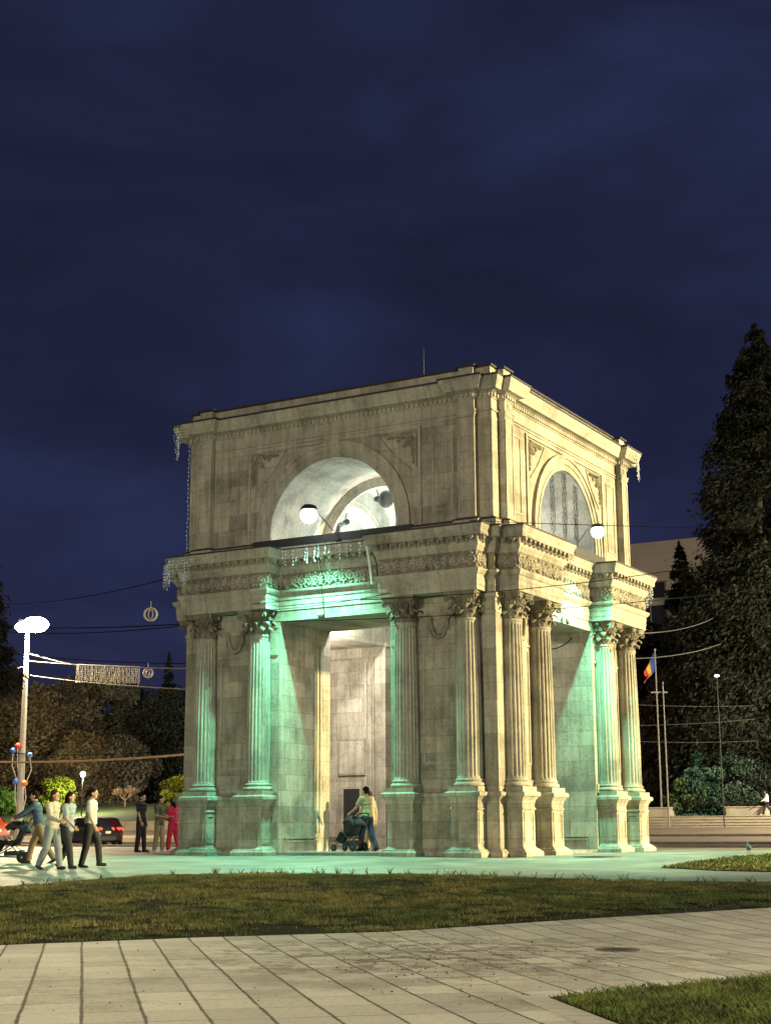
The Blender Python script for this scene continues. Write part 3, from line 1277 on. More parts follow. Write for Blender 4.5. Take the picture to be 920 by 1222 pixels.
def arc_band(mb, n0, n1, R0, R1, zc, seg=48, stilt=.19):
    """flat half-round band (archivolt) between radii, faces n0 (back) and n1 (front)"""
    pr0 = [(-R0, zc - stilt)] + [(R0 * math.cos(PI - PI * i / seg), zc + R0 * math.sin(PI - PI * i / seg)) for i in range(seg + 1)] + [(R0, zc - stilt)]
    pr1 = [(-R1, zc - stilt)] + [(R1 * math.cos(PI - PI * i / seg), zc + R1 * math.sin(PI - PI * i / seg)) for i in range(seg + 1)] + [(R1, zc - stilt)]
    vs, fs = [], []
    for (a, b_) in zip(pr0, pr1):
        vs += [(a[0], n0, a[1]), (a[0], n1, a[1]), (b_[0], n1, b_[1]), (b_[0], n0, b_[1])]
    for i in range(len(pr0) - 1):
        p = 4 * i
        for j in range(3):
            fs.append((p + j, p + j + 1, p + j + 5, p + j + 4))
    mb.add(vs, fs)


for k in range(4):
    mb = MB()
    mb.T = Rz[k]
    arch_wall(mb, -5.0, 5.0, 8.6, ZT, RL, ZL)
    # corner pilasters with sunk panel lines and cap
    for s in (-1, 1):
        x0, x1 = (-4.579, -4.079) if s < 0 else (4.079, 4.579)
        mb.box(x0, x1, -5.198, -5.0, 8.6, 11.7)
    aw = mb.build('attic_wall', M_wall, arch)
    mb = MB()
    mb.T = Rz[k]
    for s in (-1, 1):
        x0, x1 = (-4.579, -4.079) if s < 0 else (4.079, 4.579)
        mb.box(x0 - .03, x1 + .03, -5.23, -4.99, 11.60, 11.68)
        mb.box(x0 - .015, x1 + .015, -5.213, -4.99, 11.56, 11.60)
        w = .07
        for (a, b_, c, d) in ((x0 + .0, x0 + w, 8.8, 11.5), (x1 - w, x1, 8.8, 11.5), (x0 + w, x1 - w, 8.8, 8.88), (x0 + w, x1 - w, 11.42, 11.5)):
            mb.box(a, b_, -5.216, -5.19, c, d)
        # rosette in the frieze above the pilaster
        xc = (x0 + x1) / 2
        mb.box(xc - .1, xc + .1, -5.212, -5.19, 11.78, 11.98)
        mb.ball((xc, -5.215, 11.88), .07, 8, (1, .5, 1))
        for q in range(8):
            a = q * PI / 4
            mb.ball((xc + .065 * math.cos(a), -5.213, 11.88 + .065 * math.sin(a)), .03, 6, (1, .5, 1))
        # wall panel beside the arch
        u0, u1 = (-3.85, -3.2) if s < 0 else (3.2, 3.85)
        for (a, b_, c, d) in ((u0, u1, 9.1, 9.15), (u0, u1, 11.25, 11.3), (u0, u0 + .05, 9.15, 11.25), (u1 - .05, u1, 9.15, 11.25)):
            mb.box(a, b_, -5.025, -4.99, c, d)
        # vertical frame of the arch field
        uu = s * 2.82
        mb.box(uu - .05, uu + .05, -5.05, -4.99, 8.76, 11.46)
    mb.box(-2.87, 2.87, -5.05, -4.99, 11.461, 11.53)
    mb.box(-4.07, 4.07, -5.03, -4.99, 11.6, 11.66)
    mb.build('attic_moulding', M_carv, aw)
    mb = MB()
    mb.T = Rz[k]
    arc_band(mb, -4.99, -5.05, RL + .001, RL + .1, ZL)
    arc_band(mb, -4.99, -5.03, RL + .1, RL + .2, ZL)
    arc_band(mb, -4.99, -5.06, RL + .2, RL + .36, ZL)
    arc_band(mb, -4.99, -5.10, RL + .36, RL + .45, ZL)
    mb.build('archivolt', M_carv, aw)
    # spandrel carvings
    for s in (-1, 1):
        mb = MB()
        mb.T = Rz[k]
        rs = random.Random(5 + k)
        # triangular frame
        A, B, Cc_ = (s * 2.72, 11.4), (s * 1.55, 11.4), (s * 2.72, 10.4)
        for (p, q) in ((A, B), (A, Cc_)):
            mb.tube([(p[0], -5.01, p[1]), (q[0], -5.01, q[1])], .02, 5)
        pts = []
        for i in range(10):
            t = i / 9
            a = PI / 2 - (PI / 2) * (.42 + .0 * t) - .0
            th = math.atan2(11.4 - ZL, 1.55) + (math.atan2(10.4 - ZL, 2.72) - math.atan2(11.4 - ZL, 1.55)) * t
            r = 2.92 - .16 * math.sin(PI * t)
            pts.append((s * r * math.cos(th), -5.01, ZL + r * math.sin(th)))
        mb.tube(pts, .02, 5)
        # leaf sprays
        for b0, dirv in (((s * 2.62, 11.3), (-s, 0)), ((s * 2.62, 11.3), (0, -1)), ((s * 2.6, 11.28), (-s * .7, -.7))):
            Ls = .8 if abs(dirv[0] * dirv[1]) < .1 else .36
            for i in range(12):
                t = (i + .5) / 12
                x, z = b0[0] + dirv[0] * Ls * t, b0[1] + dirv[1] * Ls * t
                for sd in (-1, 1):
                    a = math.atan2(dirv[1], dirv[0]) + sd * rs.uniform(.5, 1.2)
                    ll = .1 * (1.2 - t) + .03
                    mb.tube([(x, -5.0, z), (x + ll * .6 * math.cos(a), -5.045, z + ll * .6 * math.sin(a)), (x + ll * math.cos(a), -5.01, z + ll * math.sin(a))], [.012, .024, .006], 5)
        for j in range(2):
            cx, cz = s * (2.45 - .3 * j), 11.2 - (0 if j else .14)
            mb.tube([(cx + .07 * (1 - q / 16) * math.cos(q * .8), -5.03, cz + .07 * (1 - q / 16) * math.sin(q * .8)) for q in range(14)], .018, 5)
        mb.build('spandrel_carving', M_dark, aw)
mb = MB()
mb.sweep(att_poly, [(-.15, 11.67), (.03, 11.675), (.05, 11.69), (.05, 11.715), (0, 11.725), (0, 12.02), (.03, 12.03), (.05, 12.055), (.05, 12.17), (.1, 12.185), (.14, 12.2), (.26, 12.215), (.28, 12.26), (.29, 12.29), (.33, 12.36), (.37, 12.44), (.385, 12.5), (.385, 12.54), (0, 12.6), (-.3, 12.62)])
ac = mb.build('attic_cornice', M_carv, arch)
mb = MB()
mb.sweep(att_poly, [(.36, 12.541), (.408, 12.53), (.41, 12.585), (.38, 12.592), (0, 12.62), (-.2, 12.64)])
mb.build('cornice_flashing', M_lead, ac)
mb = MB()
for p, t, nn, st in along(att_poly, .05, .145, .01):
    c = p + nn * .018
    mb.obox((c.x, c.y, 12.112), (t.x * .046, t.y * .046, 0), (nn.x * .03, nn.y * .03, 0), (0, 0, .052))
mb.build('dentils', M_carv, ac)
mb = MB()
mb.sweep(att_poly, [(-.03, 12.58), (-.03, 12.93)])
par = mb.build('parapet', M_carv, arch)
mb = MB()
mb.sweep(att_poly, [(-.05, 12.925), (.04, 12.925), (.04, 12.98), (-.3, 13.0)], cap1=True)
mb.build('roof', M_lead, arch)

mb = MB()
mb.box(-2.6, 2.6, -5.14, -4.6, 8.56, 8.79)
mb.build('sill_flashing', M_lead, arch)
mb = MB()
mb.box(4.6, 5.14, -2.6, 2.6, 8.56, 8.79)
mb.build('sill_flashing', M_lead, arch)
# --- vaulted interior ---------------------------------------------------------
for k in range(4):
    mb = MB()
    mb.T = Rz[k]
    barrel(mb, -5.0, -2.25, RL, ZL, 8.55)
    arch_wall(mb, -2.25, 2.25, 8.55, 12.0, 1.78, ZL)
    # inner order: the barrel steps in to the smaller crossing arch
    arch_wall(mb, -2.45, 2.2, 8.55, 11.2, 1.78, ZL) if False else None
    v = mb.build('vault', M_plaster, arch)
    mb = MB()
    mb.T = Rz[k]
    arc_band(mb, -2.26, -2.15, 1.781, 1.93, ZL, stilt=.33)
    arc_band(mb, -2.26, -2.12, 1.93, 2.0, ZL, stilt=.33)
    mb.build('vault_rib', M_rib, v)
mb = MB()
# pendentive dome over the crossing
vs, fs = [], []
ng = 20
for i in range(ng + 1):
    for j in range(ng + 1):
        x, y = -2.26 + 4.52 * i / ng, -2.26 + 4.52 * j / ng
        vs.append((x, y, 10.0 + math.sqrt(max(.01, 3.25 ** 2 - x * x - y * y)) * .62))
for i in range(ng):
    for j in range(ng):
        p = i * (ng + 1) + j
        fs.append((p, p + 1, p + ng + 2, p + ng + 1))
mb.add(vs, fs)
mb.build('dome', M_plaster, arch, True)
# the left and rear lunettes are walled up
for k in (2, 3):
    mb = MB()
    mb.T = Rz[k]
    seg = 40
    pts = [(-RL, 8.55)] + [(RL * math.cos(PI - PI * i / seg), ZL + RL * math.sin(PI - PI * i / seg)) for i in range(seg + 1)] + [(RL, 8.55)]
    n = len(pts)
    mb.add([(x, -4.75, z) for x, z in pts] + [(x, -4.6, z) for x, z in pts], [tuple(range(n)), tuple(reversed(range(n, 2 * n)))])
    mb.build('lunette_wall', M_plaster, arch)

# --- doors, tablet and panel frames on the inner walls -----------------------------
for (xa, xb) in ((-3.75, -3.15), (3.05, 3.7)):
    mb = MB()
    mb.box(xa, xb, 1.775, 1.81, .085, 1.96)
    d = mb.build('door', M_door, arch)
    mb = MB()
    for (a, b_, c, e) in ((xa - .06, xa, .085, 2.02), (xb, xb + .06, .085, 2.02), (xa, xb, 1.96, 2.02)):
        mb.box(a, b_, 1.76, 1.81, c, e)
    mb.build('door_frame', M_carv, d)
    mb = MB()
    mb.tube([(xb - .1, 1.775, 1.0), (xb - .1, 1.74, 1.0), (xb - .18, 1.74, 1.0)], .012, 6)
    mb.build('door_handle', M_galv, d)
mb = MB()
mb.box(-3.9, -2.98, 1.755, 1.81, 2.45, 3.5)
tb = mb.build('tablet', M_carv, arch)
mb = MB()
for (a, b_, c, e) in ((-3.96, -2.92, 2.39, 2.45), (-3.96, -2.92, 3.5, 3.56), (-3.96, -3.9, 2.45, 3.5), (-2.98, -2.92, 2.45, 3.5)):
    mb.box(a, b_, 1.74, 1.81, c, e)
mb.build('tablet_frame', M_dark, tb)
mb = MB()
for (a, b_, c, e) in ((-4.3, -2.6, 6.1, 6.16), (-4.36, -4.3, .2, 6.16), (-2.66, -2.6, .2, 6.1)):
    mb.box(a, b_, 1.77, 1.81, c, e)
mb.build('wall_panel_frame', M_dark, arch)


def W(X, Y, Z):
    return (X - 5.0, Y + 5.0, Z)


# --- things fixed to or hanging from the arch ---------------------------------------
def horn(loc, aim, label, s=1.0):
    t = thing('horn_loudspeaker', label, 'loudspeaker', loc, 0, 'loudspeakers inside the arch vault')
    q = Vector(aim).normalized().to_track_quat('Z', 'Y').to_matrix()
    mb = MB()
    mb.lathe([(.05 * s, -.3 * s), (.06 * s, -.2 * s), (.09 * s, -.05 * s), (.16 * s, .08 * s), (.26 * s, .16 * s), (.27 * s, .165 * s), (.25 * s, .16 * s), (.15 * s, .07 * s), (.05 * s, -.08 * s)], 24, axis=q)
    mb.build('bell', M_speaker, t, True)
    mb = MB()
    mb.lathe([(.07 * s, -.45 * s), (.09 * s, -.42 * s), (.09 * s, -.28 * s), (.05 * s, -.25 * s)], 16, axis=q)
    mb.build('driver', M_iron, t)
    mb = MB()
    d = q @ Vector((0, 0, -.3 * s))
    mb.tube([(d.x, d.y, d.z), (d.x * 1.1, d.y * 1.1, d.z + .2), (d.x * 1.3, d.y * 1.3, d.z + .32)], .016, 6)
    mb.build('bracket', M_iron, t)
    return t


horn(W(-1.85, -1.3, 10.75), (.5, -1, -.25), 'round dark loudspeaker facing out high on the vault, right of the megaphone', 1.0)
horn(W(-3.0, .2, 10.25), (-.35, -.8, -.45), 'pale megaphone horn hanging in the middle of the vault arch', 1.0)
horn(W(-.35, -1.5, 10.5), (.9, -.5, -.2), 'loudspeaker partly cut by the right edge of the front lunette', 1.0)


def cctv(loc, k, label):
    t = thing('security_camera', label, 'camera', loc, PI / 2 * k, 'cameras on the lintels')
    mb = MB()
    mb.box(-.05, .05, -.03, 0, -.06, .06)
    mb.tube([(0, -.02, 0), (0, -.12, 0), (0, -.14, -.06)], .014, 6)
    mb.build('bracket', M_white, t)
    mb = MB()
    mb.lathe([(.02, -.02), (.075, 0), (.075, .1), (.06, .12), (.02, .13)], 14, c=(0, -.14, -.13))
    mb.build('housing', M_white, t, True)
    mb = MB()
    mb.ball((0, -.14, -.14), .062, 10)
    mb.build('lens_dome', M_speaker, t, True)


cctv(W(-.35, -4.93, 6.62), 0, 'small white camera under the front architrave')
cctv(W(4.93, -.35, 6.62), 1, 'small white camera under the right-hand architrave')


def floodlight(loc, root, out, label, sc=1.0):
    """round floodlight on an arm that leans out from the cornice ledge"""
    t = thing('floodlight', label, 'floodlight', loc, 0, 'floodlights on the arch ledge')
    t.scale = (sc,) * 3
    o_ = Vector(out)
    mb = MB()
    rel = (Vector(root) - Vector(loc)) / sc
    mb.tube([rel, rel + Vector((0, 0, .12)), Vector((0, 0, .22)) - o_ * .3, Vector((0, 0, .2))], .014, 8)
    mb.obox(rel, (.09, 0, 0), (0, .09, 0), (0, 0, .015))
    mb.build('arm', M_iron, t)
    mb = MB()
    mb.lathe([(.05, .3), (.14, .285), (.2, .24), (.24, .17), (.24, .14), (.2, .14)], 24)
    mb.build('housing', M_iron, t, True)
    mb = MB()
    mb.ball((0, 0, 0), .235, 20)
    mb.build('lens', M_floodlens, t, True)
    l = bpy.data.lights.new('flood_spot', 'SPOT')
    l.energy = 9800
    l.color = (.25, 1.0, .62)
    l.spot_size = R_(122)
    l.spot_blend = 1.0
    l.shadow_soft_size = .1
    lo_ = bpy.data.objects.new('flood_spot', l)
    COL.objects.link(lo_)
    lo_.location = (loc[0], loc[1], loc[2] - .3)
    lo_.rotation_euler = (Vector((0, 0, -1)) + Vector(out) * .3).to_track_quat('-Z', 'Y').to_euler()
    lo_.data.energy *= sc ** 1.3
    return lo_


FL1 = floodlight((-5.2, -.9, 9.2), (-4.7, -.2, 8.55), (0, -1, 0), 'glaring round floodlight on an arm before the front lunette')
FL2 = floodlight((.88, 5.15, 9.13), (.2, 4.95, 8.55), (1, 0, 0), 'glaring round floodlight on an arm before the right-hand lunette', .8)


def icicles(label, p0, p1, n, lmin, lmax, seed, sag=0.0, bulb=.016, group='icicle light strings on the arch', clump=False, lit=True):
    rs = random.Random(seed)
    p0, p1 = Vector(p0), Vector(p1)
    t = thing('icicle_lights', label, 'string lights', p0, 0, group)
    mb, mb2 = MB(), MB()
    pts = [(p1 - p0) * (i / 12) + Vector((0, 0, -sag * math.sin(PI * i / 12))) for i in range(13)]
    mb.tube(pts, .008, 4)
    for i in range(n):
        s = (i + rs.uniform(.2, .8)) / n
        if clump and (i % 4) in (2, 3):
            continue
        b_ = (p1 - p0) * s + Vector((0, 0, -sag * math.sin(PI * s)))
        L = rs.uniform(lmin, lmax)
        m = max(2, int(L / .085))
        q = [b_]
        for j in range(m):
            z = b_.z - L * (j + 1) / m
            c = Vector((b_.x + rs.uniform(-.02, .02), b_.y + rs.uniform(-.02, .02), z))
            q.append(c)
            if rs.random() < .8:
                mb2.ball(c, bulb * rs.uniform(.7, 1.3), 5)
        mb.tube(q, .005, 3, cap=False)
    mb.build('cable', M_cable_thin if lit else M_wire, t)
    mb2.build('bulbs', M_bulb if lit else M_wire, t)
    return t


icicles('icicle lights hanging from the cornice above the front opening', W(-2.4, -5.48, 8.44), W(1.5, -5.3, 8.46), 46, .22, .52, 1, .0, .02, clump=True)
icicles('icicle lights at the left end of the lower front cornice', W(-5.15, -5.92, 8.42), W(-4.2, -5.92, 8.42), 16, .3, .8, 2)
icicles('icicle lights down the left corner of the lower cornice', W(-5.92, -5.0, 8.42), W(-5.2, -5.6, 8.42), 14, .3, .85, 3)
icicles('icicle lights at the upper left corner of the attic cornice', W(-5.2, -5.6, 12.5), W(-4.9, -5.6, 12.5), 5, .4, .95, 4)
icicles('icicle lights at the outer left of the attic cornice', W(-5.6, -4.9, 12.5), W(-5.3, -5.2, 12.5), 7, .4, 1.0, 5)
icicles('icicle lights under the far right end of the attic cornice', W(5.6, 4.5, 12.5), W(5.3, 5.5, 12.5), 22, .3, .85, 6)
icicles('icicle lights at the far right end of the lower cornice', W(5.92, 4.6, 8.42), W(5.3, 5.6, 8.42), 26, .3, .9, 7)
# curtain of strings in the right-hand lunette
for q, (ya, ln, nn_) in enumerate(((-.95, 2.0, 7), (-.05, 2.35, 8), (.8, 2.1, 9))):
    icicles(('near', 'middle', 'far')[q] + ' bunch of light strings hanging in the right-hand lunette', W(4.95, ya - .16, 10.95 - (.2 if q != 1 else 0)), W(4.95, ya + .2, 10.95 - (.25 if q != 1 else 0)), nn_, ln * .75, ln, 10 + q, 0, .009, 'light strings in the right-hand lunette', lit=False)
t = thing('string_lights', 'string of small lights along the outer left edge of the attic', 'string lights', W(-5.22, -4.8, 8.8))
mb, mb2 = MB(), MB()
pts = [(rng.uniform(-.02, .02), rng.uniform(-.02, .02), z) for z in np.arange(0, 3.4, .13)]
mb.tube(pts, .008, 4)
for p in pts:
    mb2.ball(p, .02, 5)
mb.build('cable', M_cable_thin, t)
mb2.build('bulbs', M_bulb, t)
mb = MB()
mb.tube([W(2.75, -4.6, 12.9), W(2.75, -4.6, 13.9)], [.02, .008], 6)
tag(mb.build('antenna_rod', M_iron), 'thin antenna rod standing on the front edge of the arch roof', 'antenna')
mb = MB()
mb.tube([W(-.3, -4.97, 6.6), W(-.3, -5.0, 6.95), W(-.3, -5.1, 7.34), W(-.3, -5.0, 7.6), W(-.3, -5.25, 8.2), W(-.3, -5.32, 8.5)], .01, 5)
tag(mb.build('power_cable', M_wire), 'thin dark cable running up the front entablature to the camera', 'cable')
mb = MB()
mb.tube([W(1.35, -5.45, 8.46), W(1.42, -5.4, 7.9), W(1.48, -5.32, 7.2)], .035, 8)
tag(mb.build('conduit', M_white), 'pale slanting conduit over the frieze right of the icicle lights', 'pipe')

# ================================================================== vegetation
def leaf_cloud(P, size, aspect, cols, seed, droop=0.0, up=None, axis=None):
    """one small quad per point; returns verts, faces, colours"""
    rr = np.random.RandomState(seed)
    n = len(P)
    a = rr.randn(n, 3)
    if up is not None:
        a = a * .6 + up
    if axis is not None:
        a = a * .35 + axis
    a /= np.linalg.norm(a, axis=1)[:, None]
    b = rr.randn(n, 3)
    b -= a * np.sum(a * b, 1)[:, None]
    b /= np.linalg.norm(b, axis=1)[:, None]
    s = size * (.55 + .9 * rr.rand(n))[:, None]
    a_, b_ = a * s, b * s * aspect
    V = np.zeros((n, 4, 3))
    V[:, 0] = P - a_ * .5
    V[:, 1] = P + b_ * .5
    V[:, 2] = P + a_ * .5
    V[:, 3] = P - b_ * .5
    C = np.ones((n, 4, 4))
    C[:, :, :3] = cols[:, None, :]
    return V.reshape(-1, 3), np.arange(n * 4).reshape(-1, 4), C.reshape(-1, 4)


def conifer_data(h, rad, n, seed, colr, size=.3, base=.04, power=.9, tufts=True, thin=1.0):
    """points of a spruce crown in drooping whorled branches"""
    rr = np.random.RandomState(seed)
    nb = int(90 + h * 7.5)
    zs = np.sort(base + (1 - base) * rr.rand(nb) ** 1.15)
    ang = np.cumsum(rr.rand(nb) * 2 + 1.4)
    pts, cl, ax_ = [], [], []
    wgt = (1 - zs) ** .8 + .06
    wgt /= wgt.sum()
    for i in range(nb):
        z = zs[i]
        R = rad * ((1 - z) ** power) * (.72 + .5 * rr.rand()) + .12
        if z > .93:
            R *= .8
        m = max(14, int(n * wgt[i]))
        t = rr.rand(m) ** .6
        side_ = rr.randn(m) * .17 * R * (.3 + t * .9)
        r = R * t
        dz = -.20 * r + .16 * r * t * t + rr.randn(m) * .05 * R - np.abs(rr.randn(m)) * .13 * R * t
        c, s = math.cos(ang[i]), math.sin(ang[i])
        x = c * r - s * side_
        y = s * r + c * side_
        pts.append(np.stack([x, y, z * h + dz], 1))
        ax_.append(np.stack([c * .8 + 0 * x - s * .5 * rr.randn(m), s * .8 + 0 * x + c * .5 * rr.randn(m), -.75 + .3 * rr.randn(m)], 1))
        tone = (.6 + .8 * rr.rand()) * (.75 + .5 * rr.rand(m))
        cl.append(np.array(colr)[None] * tone[:, None])
    P = np.concatenate(pts)
    C = np.concatenate(cl)
    P[:, 2] = np.maximum(P[:, 2], .15)
    return leaf_cloud(P, size * 1.5, .3, C, seed + 1, axis=np.concatenate(ax_))


def broad_data(h, w, n, seed, colr, size=.32, base=.18, nc=40, colr2=None):
    rr = np.random.RandomState(seed)
    pts, cl = [], []
    for i in range(nc):
        th = rr.rand() * 2 * PI
        u = rr.rand() ** .5
        z = base + (1 - base) * rr.rand()
        prof = math.sin(PI * min(1, max(.08, (z - base) / (1 - base) * .86 + .1))) ** .6
        cx, cy, cz = w * prof * u * math.cos(th) * .82, w * prof * u * math.sin(th) * .82, z * h * .94
        rc = w * (.2 + .22 * rr.rand())
        m = n // nc
        d = rr.randn(m, 3)
        d /= np.linalg.norm(d, axis=1)[:, None]
        d *= (rc * (.45 + .6 * rr.rand(m) ** .5))[:, None]
        d[:, 2] *= .72
        pts.append(np.array([cx, cy, cz]) + d)
        base_c = np.array(colr if colr2 is None or rr.rand() < .6 else colr2)
        tone = (.55 + .9 * rr.rand()) * (.7 + .6 * rr.rand(m))
        cl.append(base_c[None] * tone[:, None])
    P = np.concatenate(pts)
    P[:, 2] = np.maximum(P[:, 2], .1)
    return leaf_cloud(P, size, .7, np.concatenate(cl), seed + 1)


def trunk_mb(h, r, seed, limbs=6, top=.75, spread=.4):
    rs = random.Random(seed)
    mb = MB()
    pts = [(rs.uniform(-.04, .04) * h * .1 * i, rs.uniform(-.04, .04) * h * .1 * i, -.3 + (h * top + .3) * i / 6) for i in range(7)]
    mb.tube(pts, [r * (1.25 - 1.1 * i / 6) for i in range(7)], 8)
    for i in range(limbs):
        z = h * (.25 + .45 * rs.random())
        a = rs.uniform(0, 2 * PI)
        L = h * spread * rs.uniform(.5, 1)
        q = [(0, 0, z), (math.cos(a) * L * .5, math.sin(a) * L * .5, z + L * .5), (math.cos(a) * L, math.sin(a) * L, z + L * .8)]
        mb.tube(q, [r * .4, r * .25, r * .08], 6)
    return mb


def tree(name, label, cat, xy, z, data, trunk, group=None, rz=0.0, sc=1.0):
    t = thing(name, label, cat, (xy[0], xy[1], z), rz, group)
    t.scale = (sc, sc, sc)
    V, Fq, C = data
    npmesh('crown', V, Fq, M_leaf, t, C)
    trunk.build('trunk', M_bark, t)
    return t


DARKG = (.022, .034, .016)
# the tall spruce at the right edge
p = at(936, 109)
tree('spruce_tree', 'tallest dark spruce rising at the right edge of the picture', 'spruce', p, terr(p[1]) - .1,
     conifer_data(36.8, 9.2, 230000, 21, (.008, .0105, .0055), .28, .03, .72), trunk_mb(36, .45, 1, 0, .9))
p = at(826, 118)
tree('spruce_tree', 'narrow pointed spruce before the pale office block, left of the tall spruce', 'spruce', p, terr(p[1]) - .1,
     conifer_data(20.6, 3.4, 60000, 23, (.008, .0105, .0055), .26, .03, .75), trunk_mb(20, .3, 2, 0, .9), 'dark trees on the terrace right of the arch')
p = at(850, 112)
tree('spruce_tree', 'shorter bushy spruce between the narrow spruce and the tall spruce', 'spruce', p, terr(p[1]) - .1,
     conifer_data(18.0, 4.0, 60000, 29, (.008, .0105, .0055), .26, .03, .75), trunk_mb(18, .3, 3, 0, .9), 'dark trees on the terrace right of the arch')
p = at(876, 108)
tree('spruce_tree', 'dark spruce filling the lower left flank of the tall spruce', 'spruce', p, terr(p[1]) - .1,
     conifer_data(15.0, 4.2, 60000, 31, (.03, .038, .02), .26, .02, .7), trunk_mb(15, .25, 4, 0, .9), 'dark trees on the terrace right of the arch')
for (px, d, h, w, col, lab, sd) in ((772, 122, 13.5, 4.0, (.009, .013, .007), 'dark broadleaf tree directly behind the flagpole', 41),
                                    (812, 114, 10.0, 4.0, (.045, .026, .026), 'purple-leaved tree on the terrace right of the flagpole', 42),
                                    (795, 126, 15, 4.5, (.009, .013, .007), 'dark broadleaf tree behind the purple-leaved tree', 43),
                                    (905, 116, 12, 5.0, (.009, .013, .007), 'dark broadleaf tree behind the foot of the tall spruce', 44),
                                    (742, 120, 12, 5.0, (.009, .013, .007), 'dark broadleaf tree half hidden by the right end of the arch', 45)):
    p = at(px, d)
    tree('broadleaf_tree', lab, 'tree', p, terr(p[1]) - .1, broad_data(h, w, 36000, sd, col, .24, .05, 55), trunk_mb(h, .22, sd), 'dark trees on the terrace right of the arch')
for (px, d, h, w, col, lab, sd) in ((838, 104, 4.8, 1.9, (.035, .085, .06), 'blue-green bushy young spruce standing behind the steps', 51),
                                    (872, 103.5, 4.2, 2.4, (.04, .075, .05), 'pale blue-green shrub at the foot of the tall spruce', 52),
                                    (818, 104, 2.6, 1.6, (.045, .07, .025), 'low green shrub left of the blue-green spruce', 53),
                                    (900, 104, 3.6, 2.2, (.04, .06, .045), 'loose shrub at the right edge above the steps', 54)):
    p = at(px, d)
    dat = conifer_data(h, w, 9000, sd, col, .2, .02, .7) if sd in (51,) else broad_data(h, w, 8000, sd, col, .18, .03, 30)
    tree('shrub', lab, 'shrub', p, terr(p[1]) - .1, dat, trunk_mb(h, .07, sd, 4), 'shrubs on the terrace right of the arch')
# left side, beyond the street
for (px, d, h, w, col, lab, sd) in ((28, 132, 11.0, 4.6, (.12, .09, .045), 'brown-leaved tree behind the street lamp', 61),
                                    (-22, 134, 10.0, 5.0, (.11, .08, .04), 'brown-leaved tree at the far left edge', 62),
                                    (74, 136, 12.2, 4.8, (.105, .085, .05), 'brownish tree right of the street lamp', 63),
                                    (118, 138, 13.0, 4.6, (.085, .078, .055), 'dim olive tree behind the bare bush', 64),
                                    (160, 143, 11.6, 5.2, (.035, .036, .028), 'dark tree above the lone man in black', 65),
                                    (205, 140, 11.0, 5.0, (.028, .032, .024), 'dark tree beside the left edge of the arch', 66),
                                    (95, 128, 6.2, 3.4, (.11, .08, .04), 'low brown tree behind the white light', 67),
                                    (248, 142, 12.0, 5.5, (.028, .032, .024), 'dark tree hidden mostly behind the left columns', 68),
                                    (140, 130, 6.0, 3.6, (.075, .065, .045), 'low dim tree behind the bare bush', 69)):
    p = at(px, d + 30)
    h, w = h * 1.15, w * 1.2
    tree('broadleaf_tree', lab, 'tree', p, terr(p[1]) - .1, broad_data(h, w, 30000, sd, [min(.3, q * f_) for q, f_ in zip(col, (1.3, 1.4, 1.55))], .34, .04, 70), trunk_mb(h, .22, sd), 'trees beyond the street on the left')
p = at(197, 176)
tree('spruce_tree', 'thin spruce tip above the dark trees left of the arch', 'spruce', p, terr(p[1]),
     conifer_data(18.0, 2.8, 26000, 71, (.022, .03, .022), .24, .05, .9), trunk_mb(15, .2, 9, 0, .9), 'trees beyond the street on the left')
for (px, d, h, w, col, lab, sd) in ((66, 146, 3.4, 2.1, (.2, .27, .02), 'round yellow-green bush behind the group of women', 81),
                                    (214, 138, 3.2, 1.9, (.22, .25, .02), 'yellow-green bush beside the left pedestals of the arch', 82),
                                    (2, 146, 2.6, 2.2, (.07, .15, .025), 'green bush cut by the left edge of the picture', 83)):
    p = at(px, d)
    tree('bush', lab, 'bush', p, terr(p[1]) - .15, broad_data(h, w, 5200, sd, col, .22, .1, 34), trunk_mb(h, .08, sd, 5), 'bushes on the far lawn')
# bare bush
p = at(149, 148)
t = thing('bare_tree', 'small bare spreading bush on the far lawn', 'tree', (p[0], p[1], terr(p[1]) - .1))
mb = MB()
rs = random.Random(4)


def twig(p0, d, L, r, lev):
    q = Vector(p0) + Vector(d) * L
    mb.tube([p0, (Vector(p0) + q) / 2 + Vector((rs.uniform(-.05, .05), rs.uniform(-.05, .05), .02)), q], [r, r * .8, r * .55], 5)
    if lev > 0:
        for i in range(4):
            dd = (Vector(d) + Vector((rs.uniform(-1, 1), rs.uniform(-1, 1), rs.uniform(-.3, .55))) * .85).normalized()
            twig(q, dd, L * rs.uniform(.62, .85), r * .6, lev - 1)


twig((0, 0, 0), (0, 0, 1), .75, .07, 0)
for i in range(7):
    a = i * 2 * PI / 7 + rs.uniform(-.3, .3)
    twig((0, 0, .7), Vector((math.cos(a), math.sin(a), .75)).normalized(), .6, .05, 3)
mb.build('branches', plain('pale dry twig', (.3, .2, .13), .9, 0, .2), t)
# near spruce whose boughs enter at the left edge
p = gp(48, -13.9)
t = tree('spruce_tree', 'near dark spruce reaching in from the left edge of the picture', 'spruce', p, 0,
         conifer_data(11.2, 2.7, 50000, 91, (.022, .022, .015), .13, .5, .6), trunk_mb(12, .2, 12, 0, .9))

